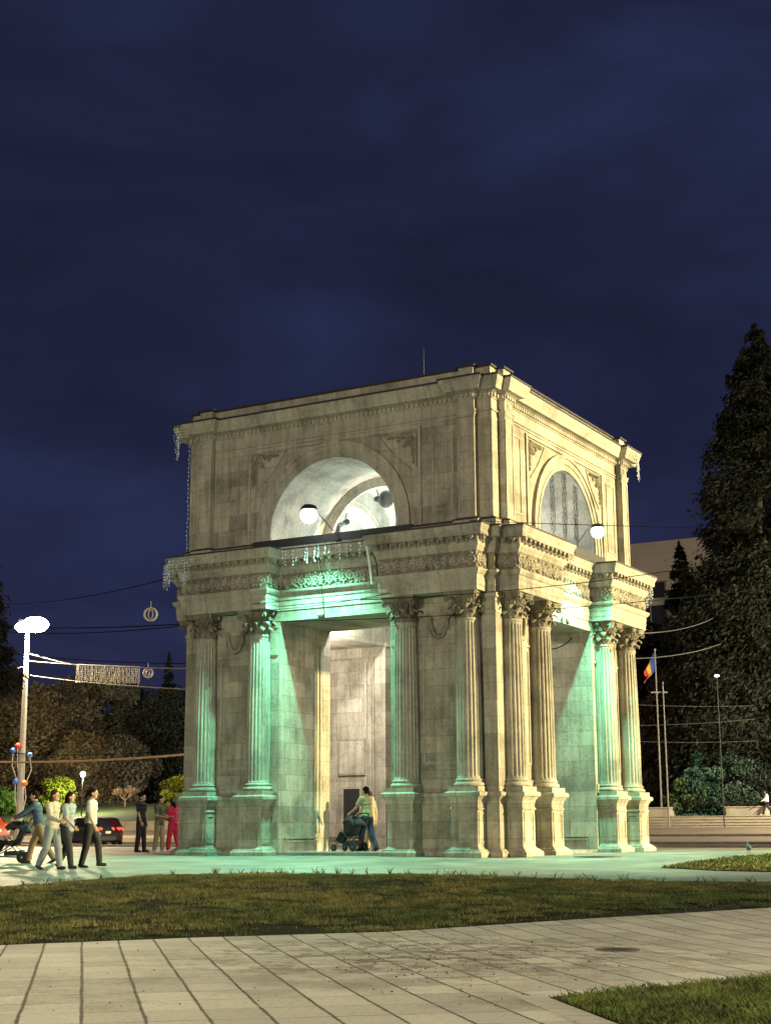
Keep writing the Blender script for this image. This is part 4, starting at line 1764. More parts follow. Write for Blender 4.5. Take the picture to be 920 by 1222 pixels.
# ================================================================== office block
t = thing('office_building', 'long pale office block with a deep blank attic band behind the spruces', 'building', (0, 0, 0))
bx0, bx1, by0, by1 = at(690, 170)[0], at(690, 170)[0] + 130, at(800, 166)[1], at(800, 166)[1] + 30
mb = MB()
mb.box(bx0, bx1, by0 + .6, by1, 0, 30.5)
M_conc = plain('office concrete', (.42, .37, .32), .9, 0, .12, .3)
mb.build('wall', M_conc, t)
mb = MB()
mb.box(bx0 - .4, bx1, by0, by1, 28.3, 32.2)
mb.box(bx0 - .55, bx1, by0 - .18, by1 + .1, 31.2, 32.5)
mb.box(bx0 - .6, bx1, by0 - .4, by1 + .1, 27.9, 28.5)
mb.build('attic_band', M_conc, t)
mb = MB()
for i in range(26):
    x = bx0 + 1 + i * 5.0
    mb.box(x, x + .8, by0, by0 + .8, 0, 28.0)
mb.build('pier', M_conc, t)
M_glassd = plain('dark window glass', (.03, .032, .04), .12, 0, .2, .5)
for i in range(25):
    for k in range(8):
        x = bx0 + 1.8 + i * 5.0
        if i > 9:
            continue
        mb = MB()
        mb.box(x + .3, x + 3.9, by0 + .5, by0 + .62, 2.0 + k * 3.45, 4.6 + k * 3.45)
        w = mb.build('window', M_glassd, t)
        mb = MB()
        for xx in (x + .24, x + 2.05, x + 3.86):
            mb.box(xx, xx + .1, by0 + .42, by0 + .55, 2.0 + k * 3.45, 4.6 + k * 3.45)
        mb.build('window_frame', M_conc, w)

# ================================================================== flagpole, planters, poles
p = at(790, 104)
zt = terr(p[1] if p[1] > 63.5 else 63.6)
t = thing('flagpole', 'tall grey flagpole with a limp blue, yellow and red flag', 'flagpole', (p[0], p[1], zt))
mb = MB()
mb.tube([(0, 0, 0), (0, 0, 11.4)], [.075, .045], 10)
mb.ball((0, 0, 11.45), .09, 8)
mb.build('pole', M_poled, t)
fm, nt, b = newmat('tricolour cloth')
g = N(nt, 'ShaderNodeAttribute', attribute_name='tint')
nt.links.new(g.outputs['Color'], b.inputs['Base Color'])
b.inputs['Roughness'].default_value = .85
V, C, Fq = [], [], []
nu, nv = 24, 10
for i in range(nu + 1):
    for j in range(nv + 1):
        s, q = i / nu, j / nv
        drop = 1.5 * s ** 1.1
        x = -(.05 + .85 * s - .12 * s * s)
        z = 11.3 - drop - q * 1.35 * (1 - .45 * s)
        y = .16 * math.sin(q * 7 + s * 5) * (.3 + s)
        V.append((x * RT[0] + .0, x * RT[1] + y, z))
        C.append((.012, .04, .22, 1) if s < .34 else ((.36, .22, .012, 1) if s < .68 else (.24, .015, .02, 1)))
for i in range(nu):
    for j in range(nv):
        p_ = i * (nv + 1) + j
        Fq.append((p_, p_ + nv + 1, p_ + nv + 2, p_ + 1))
npmesh('flag', V, Fq, fm, t, C)
for (pxa, pxb, lab) in ((762, 806, 'granite plinth at the foot of the flagpole'), (885, 935, 'granite plinth behind the walker in a white jacket')):
    a, b_ = at(pxa, 103.5), at(pxb, 103.5)
    x0, x1 = min(a[0], b_[0]), max(a[0], b_[0])
    t2 = thing('stone_plinth', lab, 'plinth', ((x0 + x1) / 2, STEP_Y + 2.4, 1.44), 0, 'granite plinths on the steps')
    mb = MB()
    hx = (x1 - x0) / 2
    mb.box(-hx, hx, -.8, .8, 0, .52)
    mb.build('block', M_granite, t2)
    mb = MB()
    mb.box(-hx - .05, hx + .05, -.85, .85, .5215, .6)
    mb.build('coping', M_granite, t2)
p = at(798, 100)
t = thing('utility_pole', 'slim grey pole with a crossbar near its top beside the flagpole', 'pole', (p[0], p[1], H(*p)))
mb = MB()
mb.tube([(0, 0, 0), (0, 0, 9.6)], [.06, .04], 8)
mb.build('pole', M_poled, t)
mb = MB()
for z in (8.9,):
    mb.obox((-.3, 0, z), (.55 * RT[0], .55 * RT[1], 0), (.03, -.03, 0), (0, 0, .04))
mb.build('crossbar', M_poled, t)
p = at(864, 96)
t = thing('lamp_post', 'distant lamp post with one small white light before the tall spruce', 'lamp post', (p[0], p[1], H(*p)))
mb = MB()
mb.tube([(0, 0, 0), (0, 0, 9.6)], [.045, .025], 8)
mb.build('pole', M_iron, t)
mb = MB()
mb.ball((0, 0, 9.6), .12, 8, (1.4, 1, .7))
mb.build('lamp', emit('small white lamp', (1, .95, .85), 6), t)
p = at(97, 140)
t = thing('lamp_post', 'distant post with a round white lamp before the brown trees', 'lamp post', (p[0], p[1], H(*p) - .05))
LANT = (p[0], p[1], H(*p) + 3.4)
mb = MB()
mb.tube([(0, 0, 0), (0, 0, 3.75)], [.07, .04], 8)
mb.build('pole', M_iron, t)
mb = MB()
mb.ball((0, 0, 3.85), .26, 12)
mb.build('globe', emit('white globe lamp', (.8, .95, 1), 5), t)

# street lamp on the left ---------------------------------------------------
LX, LY = at(23, 96)
LZ = H(LX, LY)
lampt = thing('street_lamp', 'tall pale street lamp with a glaring head and coloured balls on its post', 'street lamp', (LX, LY, LZ))
lampt.scale = (1.17, 1.17, 1.17)
mb = MB()
mb.tube([(0, 0, -.1), (0, 0, .6)], [.3, .28], 12)
mb.tube([(0, 0, .6), (0, 0, 3.5), (0, 0, 11.7)], [.2, .19, .1], 12)
mb.build('post', plain('painted concrete post', (.5, .48, .43), .7, 0, .12, 3), lampt)
mb = MB()
for s in (-1, 1):
    mb.obox((RT[0] * (.3 * s + .12), RT[1] * (.3 * s + .12), 12.0 + .08 * s), (RT[0] * .3, RT[1] * .3, .03 * s), (-RT[1] * .2, RT[0] * .2, 0), (0, 0, .12))
mb.build('lamp_head', M_iron, lampt)
mb = MB()
for s in (-1, 1):
    mb.ball((RT[0] * (.3 * s + .12), RT[1] * (.3 * s + .12), 11.72 + .07 * s), .62 + .1 * s, 18, (1.0, 1.0, .6))  # lens oversized: the lamp's glare is built into its shape
mb.build('lens', M_lamp_lens, lampt, True)
cols = ((.75, .05, .04), (.05, .15, .7), (.1, .3, .75), (.08, .2, .75), (.8, .25, .1))
pos = ((-.06, 5.0), (-.3, 4.75), (.62, 4.5), (-.1, 3.1), (.42, 3.0))
for (u, z), c in zip(pos, cols):
    mb = MB()
    mb.tube([(0.1 * RT[0] * (1 if u > 0 else -1), 0, z - 1.9), (RT[0] * u * 1.15, RT[1] * u * 1.15 - .25, z - .7), (RT[0] * u, RT[1] * u - .28, z)], .025, 6)
    st_ = mb.build('ball_stem', M_white, lampt)
    mb = MB()
    mb.ball((RT[0] * u, RT[1] * u - .28, z + .1), .165, 12)
    mb.build('coloured_ball', plain('ball paint %.2f %.2f' % (c[0], c[2]), c, .4, 0, .08), st_, True)

# ================================================================== wires
def wire(name, label, p0, p1, sag, r, mat, cat='wire', n=24):
    mb = MB()
    p0, p1 = Vector(p0), Vector(p1)
    mb.tube([p0 + (p1 - p0) * (i / n) + Vector((0, 0, -4 * sag * (i / n) * (1 - i / n))) for i in range(n + 1)], r, 5)
    return tag(mb.build(name, mat), label, cat)


def P3(px, py, d):
    u, v = px - 460, py - 611
    c, s = math.cos(ROL), math.sin(ROL)
    x, y = c * u + s * v, -s * u + c * v
    q = RT * x / F_PX - UP * y / F_PX + FW
    p = CAM + q * (d / float(q @ F0))
    return (float(p[0]), float(p[1]), float(p[2]))


wire('span_wire', 'upper bright span wire from the lamp post to the arch side', P3(36, 789, 96), P3(232, 798, 78), .1, .028, M_wirem)
wire('span_wire', 'steep short span wire falling from the lamp post', P3(36, 780, 96), P3(96, 795, 91), .05, .03, M_wirem)
wire('span_wire', 'lower bright span wire from the lamp post to the arch side', P3(36, 806, 96), P3(232, 823, 78), .12, .028, M_wirem)
wire('span_wire', 'span wire from the lamp post to the left edge', P3(30, 795, 96), P3(-40, 812, 98), .1, .03, M_wirem)
wire('trolley_cable', 'thick pale cable hung low across the left trees', P3(-30, 909, 70), P3(236, 899, 66), .15, .05, plain('pale trolley cable', (.5, .33, .24), .6), 'cable')
wire('span_wire', 'dark wire above the lamp sloping up to the arch cornice', P3(-20, 722, 76), P3(215, 686, 60), .35, .02, M_wire)
wire('span_wire', 'dark double wire at lamp height, upper strand', P3(-20, 746, 82), P3(240, 743, 66), .2, .028, M_wire)
wire('span_wire', 'dark double wire at lamp height, lower strand', P3(-20, 752, 82), P3(240, 744, 66), .3, .024, M_wire)
wire('span_wire', 'dark wire just under the lamp head', P3(-20, 776, 84), P3(240, 792, 80), .2, .022, M_wire)
wire('span_wire', 'thin dark wire low across the left trees', P3(-20, 896, 72), P3(236, 893, 68), .25, .018, M_wire)
wire('span_wire', 'thin black wire crossing the right-hand entablature', P3(430, 716, 36), P3(960, 652, 40), .25, .012, M_wire)
wire('span_wire', 'second black wire crossing the right-hand columns', P3(330, 742, 36), P3(960, 696, 44), .2, .012, M_wire)
wire('span_wire', 'dark horizontal wire crossing the right-hand lunette', P3(560, 621, 37), P3(960, 631, 40), .05, .01, M_wire)
wire('span_wire', 'pale wire from the far right column into the spruces', P3(760, 756, 52), P3(850, 738, 90), .2, .02, M_wired)
wire('span_wire', 'pale wire behind the flag into the spruces', P3(755, 786, 60), P3(860, 768, 96), .2, .024, M_wired)
wire('span_wire', 'thin wire above the purple-leaved tree', P3(740, 840, 90), P3(900, 842, 96), .1, .014, M_wired)
wire('span_wire', 'thin wire across the purple-leaved tree', P3(740, 866, 90), P3(900, 858, 96), .1, .014, M_wired)
wire('span_wire', 'lowest thin wire right of the arch', P3(740, 884, 90), P3(900, 884, 96), .1, .014, M_wired)
wire('lintel_wire', 'upper dark wire stretched across the front architrave', W(-2.3, -5.6, 6.92), W(2.2, -5.55, 7.0), .03, .009, M_wire)
wire('lintel_wire', 'lower dark wire stretched across the front architrave', W(-2.3, -5.62, 6.72), W(2.2, -5.6, 6.86), .08, .009, M_wire)
wire('loose_cable', 'loose cable sagging inside the right-hand opening', W(4.2, -1.78, 6.2), W(4.3, 1.77, 6.3), .45, .016, M_wire, 'cable')

# light curtain between the span wires
a, b_ = Vector(P3(92, 793, 91)), Vector(P3(167, 796, 84))
t = thing('light_curtain', 'pale hanging curtain of string lights between the two span wires', 'string lights', a)
mb = MB()
rs = random.Random(8)
mb.tube([Vector(), b_ - a], .03, 5)
ln = Vector(P3(92, 814, 91)).z - a.z
for i in range(64):
    q = (b_ - a) * (i / 63) + Vector((rs.uniform(-.02, .02), rs.uniform(-.03, .03), 0))
    L = -ln * rs.uniform(.85, 1.02) * (1 - .08 * i / 63)
    pts = [q + Vector((rs.uniform(-.03, .03), rs.uniform(-.03, .03), -L * j / 7)) for j in range(8)]
    mb.tube(pts, .016, 4)
    for j in range(7):
        mb.ball(pts[j + 1], .032, 5)
mb.build('strings', plain('clear light string', (.62, .58, .5), .5), t)
mb = MB()
mb.tube([Vector((0, 0, ln)), b_ - a + Vector((0, 0, ln))], .03, 5)
mb.build('lower_wire', M_wireg, t)
for (px, py, d, lab, R) in ((180, 733, 74, 'upper round light ornament with an oval inside, hanging from a wire', .31), (177, 803, 83, 'lower round light ornament hanging between the span wires', .25)):
    c = Vector(P3(px, py, d))
    t = thing('round_ornament', lab, 'ornament', c, YAW, 'round light ornaments on the wires')
    mb = MB()
    mb.tube([(R * math.cos(q * PI / 14), 0, R * math.sin(q * PI / 14)) for q in range(29)], .05, 6)
    mb.build('ring', plain('ornament tinsel', (.6, .56, .5), .5), t)
    mb = MB()
    mb.tube([(R * .38 * math.cos(q * PI / 10), 0, R * .7 * math.sin(q * PI / 10)) for q in range(21)], .035, 6)
    mb.tube([(0, 0, R * .7), (0, 0, R + .35)], .015, 5)
    mb.build('oval', M_galv, t)

# ================================================================== cars
M_tyre = plain('tyre rubber', (.015, .015, .015), .85)
M_rim = plain('alloy rim', (.35, .35, .36), .35, .8)
M_glass = plain('car glass', (.012, .014, .018), .08, 0, .1)
M_tail = emit('tail lamp', (1, .06, .03), 2.2)
M_head = emit('head lamp', (1, .95, .85), 7.0)
M_plate = plain('number plate', (.7, .7, .68), .5)


def car(label, loc, rz, paint, hatch=True):
    """small hatchback facing +Y, 4 m long"""
    t = thing('parked_car' if False else 'passing_car', label, 'car', loc, rz, 'cars on the street behind the arch')
    hw = .84
    # side outline stations: (y, z_bottom, z_belt, z_roof, halfwidth_belt, halfwidth_roof)
    S = [(-1.98, .42, .62, .64, .70, .60), (-1.95, .30, .86, .88, .78, .68), (-1.86, .24, .98, 1.02, .82, .68), (-1.62, .22, 1.0, 1.30, .84, .60),
         (-1.35, .2, .99, 1.45, .85, .60), (-.7, .2, .97, 1.50, .86, .62), (.1, .2, .95, 1.47, .86, .61), (.55, .2, .94, 1.33, .86, .62),
         (1.0, .2, .93, 1.02, .85, .70), (1.15, .2, .92, .94, .85, .76), (1.6, .22, .84, .86, .82, .72), (1.88, .26, .70, .72, .76, .66), (2.0, .34, .52, .54, .64, .56)]
    mb = MB()
    vs, fs = [], []
    m = 0
    for (y, zb, zl, zr, wb, wr) in S:
        ring = [(-wb * .86, zb), (-wb, zb + .12), (-wb * 1.02, (zb + zl) * .5 + .05), (-wb * .97, zl), (-wr - (.02 if zr - zl > .1 else 0), zr - .06 if zr - zl > .15 else zr - .012), (-wr * .72, zr),
                (wr * .72, zr), (wr + (.02 if zr - zl > .1 else 0), zr - .06 if zr - zl > .15 else zr - .012), (wb * .97, zl), (wb * 1.02, (zb + zl) * .5 + .05), (wb, zb + .12), (wb * .86, zb)]
        m = len(ring)
        vs += [(x, y, z) for x, z in ring]
    for i in range(len(S) - 1):
        for k in range(m):
            k2 = (k + 1) % m
            fs.append((i * m + k, i * m + k2, (i + 1) * m + k2, (i + 1) * m + k))
    fs.append(tuple(range(m)))
    fs.append(tuple(reversed(range((len(S) - 1) * m, len(S) * m))))
    mb.add(vs, fs)
    bo = mb.build('body', paint, t, True)
    bo.data.set_sharp_from_angle(angle=R_(28))
    # glass: side windows, rear and front screens as slightly proud panes
    def pane(nm, q, mat=M_glass, th=.012):
        mb = MB()
        q = [Vector(p) for p in q]
        n = (q[1] - q[0]).cross(q[2] - q[0]).normalized() * th
        n4 = [p + n for p in q] + [p - n * 1.5 for p in q]
        mb.add(n4, [(0, 1, 2, 3), (7, 6, 5, 4), (0, 4, 5, 1), (1, 5, 6, 2), (2, 6, 7, 3), (3, 7, 4, 0)])
        return mb.build(nm, mat, t)
    pane('rear_window', [(-.64, -1.80, 1.06), (.64, -1.80, 1.06), (.54, -1.47, 1.40), (-.54, -1.47, 1.40)])
    pane('windscreen', [(.70, 1.02, 1.02), (-.70, 1.02, 1.02), (-.58, .54, 1.36), (.58, .54, 1.36)])
    for s in (-1, 1):
        for (y0, y1, t0, t1) in ((-1.3, -.55, -1.15, -.55), (-.48, .36, -.48, .2)):
            q = [(s * .845, y0, 1.0), (s * .845, y1, 1.0), (s * .645, t1, 1.40), (s * .645, t0, 1.40)]
            pane('side_window', q if s > 0 else q[::-1])
        mb = MB()
        mb.ball((s * .62, -1.88, .86), .12, 8, (1.9, .7, 1.0))
        mb.build('tail_light', M_tail, t, True)
        mb = MB()
        mb.ball((s * .62, 1.82, .66), .11, 8, (1.3, .9, .7))
        mb.build('headlight', M_head, t, True)
        mb = MB()
        mb.ball((s * .95, .72, .98), .09, 8, (.9, .6, .7))
        mb.build('mirror', paint, t, True)
        for y in (-1.22, 1.25):
            ax = Matrix.Rotation(PI / 2, 3, 'Y')
            mb = MB()
            mb.lathe([(.2, -.1), (.29, -.1), (.31, -.07), (.31, .07), (.29, .1), (.2, .1)], 24, c=(s * .76, y, .31), axis=ax)
            w = mb.build('wheel', M_tyre, t)
            mb = MB()
            mb.lathe([(.03, -.085), (.2, -.09), (.205, .09), (.03, .085)], 20, c=(s * .765, y, .31), axis=ax)
            mb.build('rim', M_rim, w)
    mb = MB()
    mb.box(-.8, .8, -2.02, -1.93, .34, .52)
    mb.build('rear_bumper', plain('bumper plastic', (.03, .03, .03), .6), t)
    mb = MB()
    mb.box(-.26, .26, -2.0, -1.955, .66, .78)
    mb.build('number_plate', M_plate, t)
    return t


P_red = plain('dark red paint', (.07, .014, .013), .3, 0, .08, 1.0, spec=.6)
P_blk = plain('black paint', (.02, .02, .024), .25, 0, .1, 1.0, spec=.6)
P_org = plain('orange red paint', (.3, .06, .03), .3, 0, .1, 1.0, spec=.6)
DIRX = -PI / 2
x, y = at(123, 80)
car('dark red hatchback showing its tail right of the walking women', (x, y, H(x, y)), YAW + .3, P_red)
x, y = at(88, 77)
car('black hatchback half hidden behind the walking women', (x, y, H(x, y)), PI / 2 + .2, P_blk)
x, y = at(-40, 66)
car('orange-red car cut by the left edge behind the pushchair', (x, y, H(x, y)), PI / 2 - .1, P_org)

# ================================================================== people
def remeshed(mb, name, mats, parent, voxel, smooth_it=2):
    o = mb.build(name + '_raw', mats)
    md = o.modifiers.new('r', 'REMESH')
    md.mode = 'VOXEL'
    md.voxel_size = voxel
    sm = o.modifiers.new('s', 'SMOOTH')
    sm.iterations = smooth_it
    sm.factor = .5
    dg = bpy.context.evaluated_depsgraph_get()
    me = bpy.data.meshes.new_from_object(o.evaluated_get(dg))
    bpy.data.objects.remove(o)
    me.name = name
    me.polygons.foreach_set('use_smooth', [True] * len(me.polygons))
    if not me.materials:
        me.materials.append(mats)
    n = bpy.data.objects.new(name, me)
    COL.objects.link(n)
    n.parent = parent
    return n


SKIN = plain('skin', (.42, .25, .17), .6, 0, .06)
HAIRD = plain('dark hair', (.012, .009, .007), .95, spec=.1)
HAIRB = plain('brown hair', (.04, .025, .015), .95, spec=.1)
SHOE_D = plain('black shoes', (.015, .015, .017), .6)
SHOE_W = plain('white trainers', (.72, .7, .67), .6)
EYE = plain('eye', (.02, .015, .012), .3)
LIP = plain('lips', (.3, .1, .09), .5)


def person(label, loc, face, h, top, bottom, shoe, hair, longhair, legs, arms, sleeves='short', lean=0.0, headturn=0.0, shirtlen=.5, loose=1.0, group=None, female=True, headtilt=0.0):
    """faces +Y locally. legs: ((thigh, knee) left, right); arms: ((swing, out, elbow, elbow_out) left, right), degrees"""
    t = thing('person', label, 'person', loc, face, group)
    s = h / 1.72
    sh = (.172 if female else .205) * s
    hip = .088 * s
    zh, zs, zn = .90 * s, 1.40 * s, 1.47 * s
    ln = math.tan(R_(lean))

    def fw_(z):
        return max(0, z - zh) * ln
    J = {}
    low = 1e9
    for sd, (th, kn) in zip((-1, 1), legs):
        a, b = R_(th), R_(th - kn)
        L1, L2 = .43 * s, .41 * s
        hp = Vector((sd * hip, 0, zh))
        kp = hp + Vector((sd * .005, math.sin(a) * L1, -math.cos(a) * L1))
        ap = kp + Vector((0, math.sin(b) * L2, -math.cos(b) * L2))
        J[sd] = (hp, kp, ap, b)
        low = min(low, ap.z)
    dz = .075 * s - low
    up_ = Vector((0, 0, dz))
    T = lambda v: Vector(v) + up_
    arm = {}
    for sd, (sw, out, el, elo) in zip((-1, 1), arms):
        a, o_ = R_(sw), R_(out)
        sp = Vector((sd * sh, fw_(zs), zs - .01))
        d1 = Vector((sd * math.sin(o_), math.sin(a) * math.cos(o_), -math.cos(a) * math.cos(o_)))
        ep = sp + d1 * .29 * s
        a2, o2 = R_(sw + el), R_(out + elo)
        d2 = Vector((sd * math.sin(o2), math.sin(a2) * math.cos(o2), -math.cos(a2) * math.cos(o2)))
        wp = ep + d2 * .25 * s
        arm[sd] = (sp, ep, wp, d2)
    hc = Vector((0, fw_(zn) + .03 * s + math.sin(R_(headtilt)) * .08, 1.60 * s))
    ht = Matrix.Rotation(R_(headturn), 3, 'Z')
    # ---- body
    mb = MB()
    hr = .088 * s
    mb.ball(T(hc + Vector((0, 0, .02 * s))), hr, 14, (.88, 1.06, 1.12))
    mb.ball(T(hc + ht @ Vector((0, .028 * s, -.055 * s))), .062 * s, 12, (.92, .98, 1.0))
    mb.capsule(T(hc + ht @ Vector((0, .085 * s, .015 * s))), T(hc + ht @ Vector((0, .108 * s, -.022 * s))), .010 * s, .015 * s, 8)
    for sd in (-1, 1):
        mb.ball(T(hc + ht @ Vector((sd * .082 * s, -.005, -.005))), .025 * s, 8, (.5, .8, 1.2))
    mb.capsule(T((0, fw_(zn) - .005, 1.44 * s)), T(hc + Vector((0, -.02 * s, -.05 * s))), .054 * s, .05 * s)
    # trunk
    cw = 1.0 if female else 1.08
    for (z, rx, ry) in ((.93, .150, .115), (1.0, .150, .112), (1.08, .132, .1), (1.17, .138 * cw, .105), (1.27, .155 * cw, .115), (1.36, .16 * cw, .105)):
        mb.ball(T((0, fw_(z * s), z * s)), s, 14, (rx, ry, .105))
    mb.capsule(T((-sh * .8, fw_(zs), zs)), T((sh * .8, fw_(zs), zs)), .062 * s, .062 * s)
    for sd in (-1, 1):
        hp, kp, ap, b = J[sd]
        mb.capsule(T(hp), T(kp), .088 * s, .056 * s)
        mb.capsule(T(kp), T(kp + (ap - kp) * .35), .054 * s, .056 * s)
        mb.capsule(T(kp + (ap - kp) * .35), T(ap), .056 * s, .036 * s)
        sp, ep, wp, d2 = arm[sd]
        mb.capsule(T(sp), T(ep), .052 * s, .040 * s)
        mb.capsule(T(ep), T(wp), .040 * s, .026 * s)
        # hand
        fwd = d2.normalized()
        side_ = Vector((0, 1, 0)) - fwd * fwd.y
        if side_.length < .2:
            side_ = Vector((0, 0, 1)) - fwd * fwd.z
        side_.normalize()
        nrm = fwd.cross(side_)
        inn = nrm * (1 if nrm.x * sd < 0 else -1)
        pc = wp + fwd * .055 * s
        mb.capsule(T(wp), T(pc + fwd * .02), .026 * s, .034 * s, 10)
        for q in range(4):
            o1 = pc + side_ * (.03 - .02 * q) * s + fwd * .03 * s
            Lf = (.062, .072, .068, .052)[q] * s
            m1 = o1 + (fwd * .85 + inn * .35).normalized() * Lf * .55
            m2 = m1 + (fwd * .5 + inn * .85).normalized() * Lf * .5
            mb.capsule(T(o1), T(m1), .0095 * s, .0088 * s, 7)
            mb.capsule(T(m1), T(m2), .0088 * s, .0075 * s, 7)
        th0 = wp + fwd * .03 * s + side_ * .026 * s
        th1 = th0 + (side_ * .7 + fwd * .7 + inn * .4).normalized() * .04 * s
        th2 = th1 + (fwd * .9 + inn * .5).normalized() * .03 * s
        mb.capsule(T(th0), T(th1), .0125 * s, .0105 * s, 7)
        mb.capsule(T(th1), T(th2), .0105 * s, .0085 * s, 7)
        # foot
        fb = Vector((0, math.cos(b), math.sin(b))) if b < 0 else Vector((0, math.cos(b * .3), -.0))
        mb.capsule(T(ap + Vector((0, -.03 * s, -.035 * s))), T(ap + fb * .14 * s + Vector((0, 0, -.045 * s))), .036 * s, .028 * s)
    remeshed(mb, 'body', SKIN, t, .0085)
    # ---- shirt
    mb = MB()
    k = .018 * loose
    zlo = shirtlen * 1.72
    for (z, rx, ry) in ((zlo + .02, .160, .124), (zlo + .1, .158, .122), (1.02, .152, .116), (1.1, .142, .108), (1.17, .142 * cw, .108), (1.27, .158 * cw, .118), (1.36, .16 * cw, .106)):
        if z >= zlo:
            mb.ball(T((0, fw_(z * s), z * s)), s, 16, (rx + k, ry + k, .085))
    mb.capsule(T((-sh * .82, fw_(zs), zs - .005)), T((sh * .82, fw_(zs), zs - .005)), .068 * s + k * .5, .068 * s + k * .5)
    mb.capsule(T((0, fw_(zs), 1.40 * s)), T((0, fw_(zs) + .0, 1.455 * s)), .075 * s, .066 * s)
    for sd in (-1, 1):
        sp, ep, wp, d2 = arm[sd]
        if sleeves == 'short':
            mb.capsule(T(sp), T(sp + (ep - sp) * .62), .062 * s + k * .5, .056 * s + k * .6)
        elif sleeves == 'long':
            mb.capsule(T(sp), T(ep), .06 * s + k * .5, .05 * s + k * .5)
            mb.capsule(T(ep), T(wp - d2 * .01), .05 * s + k * .5, .036 * s + k * .4)
    remeshed(mb, 'shirt', top, t, .012, 9)
    # ---- trousers
    mb = MB()
    for (z, rx, ry) in ((.90, .155, .122), (.97, .154, .12), (1.02, .148, .114)):
        mb.ball(T((0, fw_(z * s), z * s)), s, 16, (rx + .008, ry + .008, .08))
    kk = .01 + .012 * loose
    for sd in (-1, 1):
        hp, kp, ap, b = J[sd]
        mb.capsule(T(hp), T(kp), .094 * s + kk * .5, .06 * s + kk)
        mb.capsule(T(kp), T(ap + (kp - ap) * .06), .06 * s + kk, .045 * s + kk)
    remeshed(mb, 'trousers', bottom, t, .012, 5)
    # ---- shoes
    for sd in (-1, 1):
        hp, kp, ap, b = J[sd]
        fb = Vector((0, math.cos(b), math.sin(b) * .9)) if b < 0 else Vector((0, 1, 0))
        mb = MB()
        a0 = ap + Vector((0, -.035 * s, -.03 * s))
        mb.capsule(T(a0), T(a0 + fb * .17 * s + Vector((0, 0, -.008))), .045 * s, .036 * s)
        mb.capsule(T(a0), T(ap + Vector((0, 0, .03 * s))), .044 * s, .042 * s)
        remeshed(mb, 'shoe', shoe, t, .010, 1)
    # ---- hair and face
    mb = MB()
    mb.ball(T(hc + ht @ Vector((0, -.016 * s, .045 * s))), .094 * s, 14, (.93, 1.04, 1.02))
    mb.ball(T(hc + ht @ Vector((0, -.04 * s, .0))), .085 * s, 12, (.98, .85, 1.0))
    if longhair == 1:
        mb.capsule(T(hc + ht @ Vector((0, -.06 * s, .0))), T(hc + ht @ Vector((0, -.1 * s, -.3 * s))), .075 * s, .05 * s)
        for sd in (-1, 1):
            mb.capsule(T(hc + ht @ Vector((sd * .07 * s, -.02 * s, .02 * s))), T(hc + ht @ Vector((sd * .085 * s, -.03 * s, -.22 * s))), .032 * s, .028 * s)
    elif longhair == 2:   # bun / tail
        mb.ball(T(hc + ht @ Vector((0, -.12 * s, .05 * s))), .05 * s, 10)
        mb.capsule(T(hc + ht @ Vector((0, -.13 * s, .04 * s))), T(hc + ht @ Vector((0, -.19 * s, -.1 * s))), .045 * s, .025 * s)
    remeshed(mb, 'hair', hair, t, .011)
    for sd in (-1, 1):
        mb = MB()
        mb.ball(T(hc + ht @ Vector((sd * .033 * s, .083 * s, .012 * s))), .011 * s, 8)
        mb.build('eye', EYE, t, True)
    mb = MB()
    mb.ball(T(hc + ht @ Vector((0, .088 * s, -.058 * s))), .016 * s, 8, (1.4, .5, .45))
    mb.build('mouth', LIP, t, True)
    return t, dz, arm


def cloth(n, c, v=.12):
    return plain(n, c, .9, 0, max(v, .3), 7, .5, 22)


GRP = 'people walking past the left side of the arch'
RIGHT = YAW - PI / 2        # facing to the picture's right
LEFT = YAW + PI / 2
TO_CAM = YAW + PI


def gz(d, l):
    x, y = gp(d, l)
    return (x, y, H(x, y))


WALK_A = ((15, 5), (-9, 20))
WALK_B = ((-11, 18), (16, 6))
person('person in a dark blue top leaning forward to push the pushchair at the left', gz(36.3, -8.3), LEFT, 1.72, cloth('navy top', (.03, .06, .1)), cloth('brown trousers', (.14, .1, .06)), SHOE_D, HAIRD, 0,
       ((-20, 14), (24, 10)), ((52, 6, 8, -4), (56, 6, 6, -4)), 'long', 12, 0, .54, 1, GRP, False)
person('woman in a cream top and grey jeans walking in front of the pushchair pusher', gz(33.1, -7.3), RIGHT - .5, 1.7, cloth('cream top', (.34, .33, .27)), cloth('grey blue jeans', (.16, .2, .21)), SHOE_D, HAIRB, 1,
       WALK_A, ((-14, 8, 14, 0), (24, 8, 48, -10)), 'long', 2, 10, .52, 1.3, GRP)
person('woman with long dark hair in a grey and light blue top and black trousers', gz(33.4, -7.02), RIGHT - .4, 1.66, cloth('grey blue top', (.2, .26, .3)), cloth('black trousers', (.016, .016, .018)), SHOE_D, HAIRD, 1,
       WALK_B, ((-20, 8, 18, 0), (18, 6, 30, -6)), 'short', 2, 15, .5, 1.0, GRP)
person('woman in a white t-shirt and black trousers walking right with hair tied back', gz(34.1, -6.66), RIGHT - .15, 1.74, cloth('white t-shirt', (.42, .44, .42)), cloth('black trousers', (.016, .016, .018)), SHOE_D, HAIRD, 2,
       ((22, 16), (-6, 8)), ((-6, 6, 6, 0), (8, 8, 20, -4)), 'short', 2, 0, .55, 1.0, GRP)
person('man in black standing alone between the car and the arch', gz(49.4, -8.0), RIGHT - .35, 1.86, cloth('black t-shirt', (.014, .014, .016)), cloth('black trousers', (.014, .014, .016)), SHOE_D, HAIRD, 0,
       ((6, 2), (-4, 4)), ((-4, 6, 14, 0), (8, 6, 16, 0)), 'short', 0, -10, .52, 1.0, None, False)
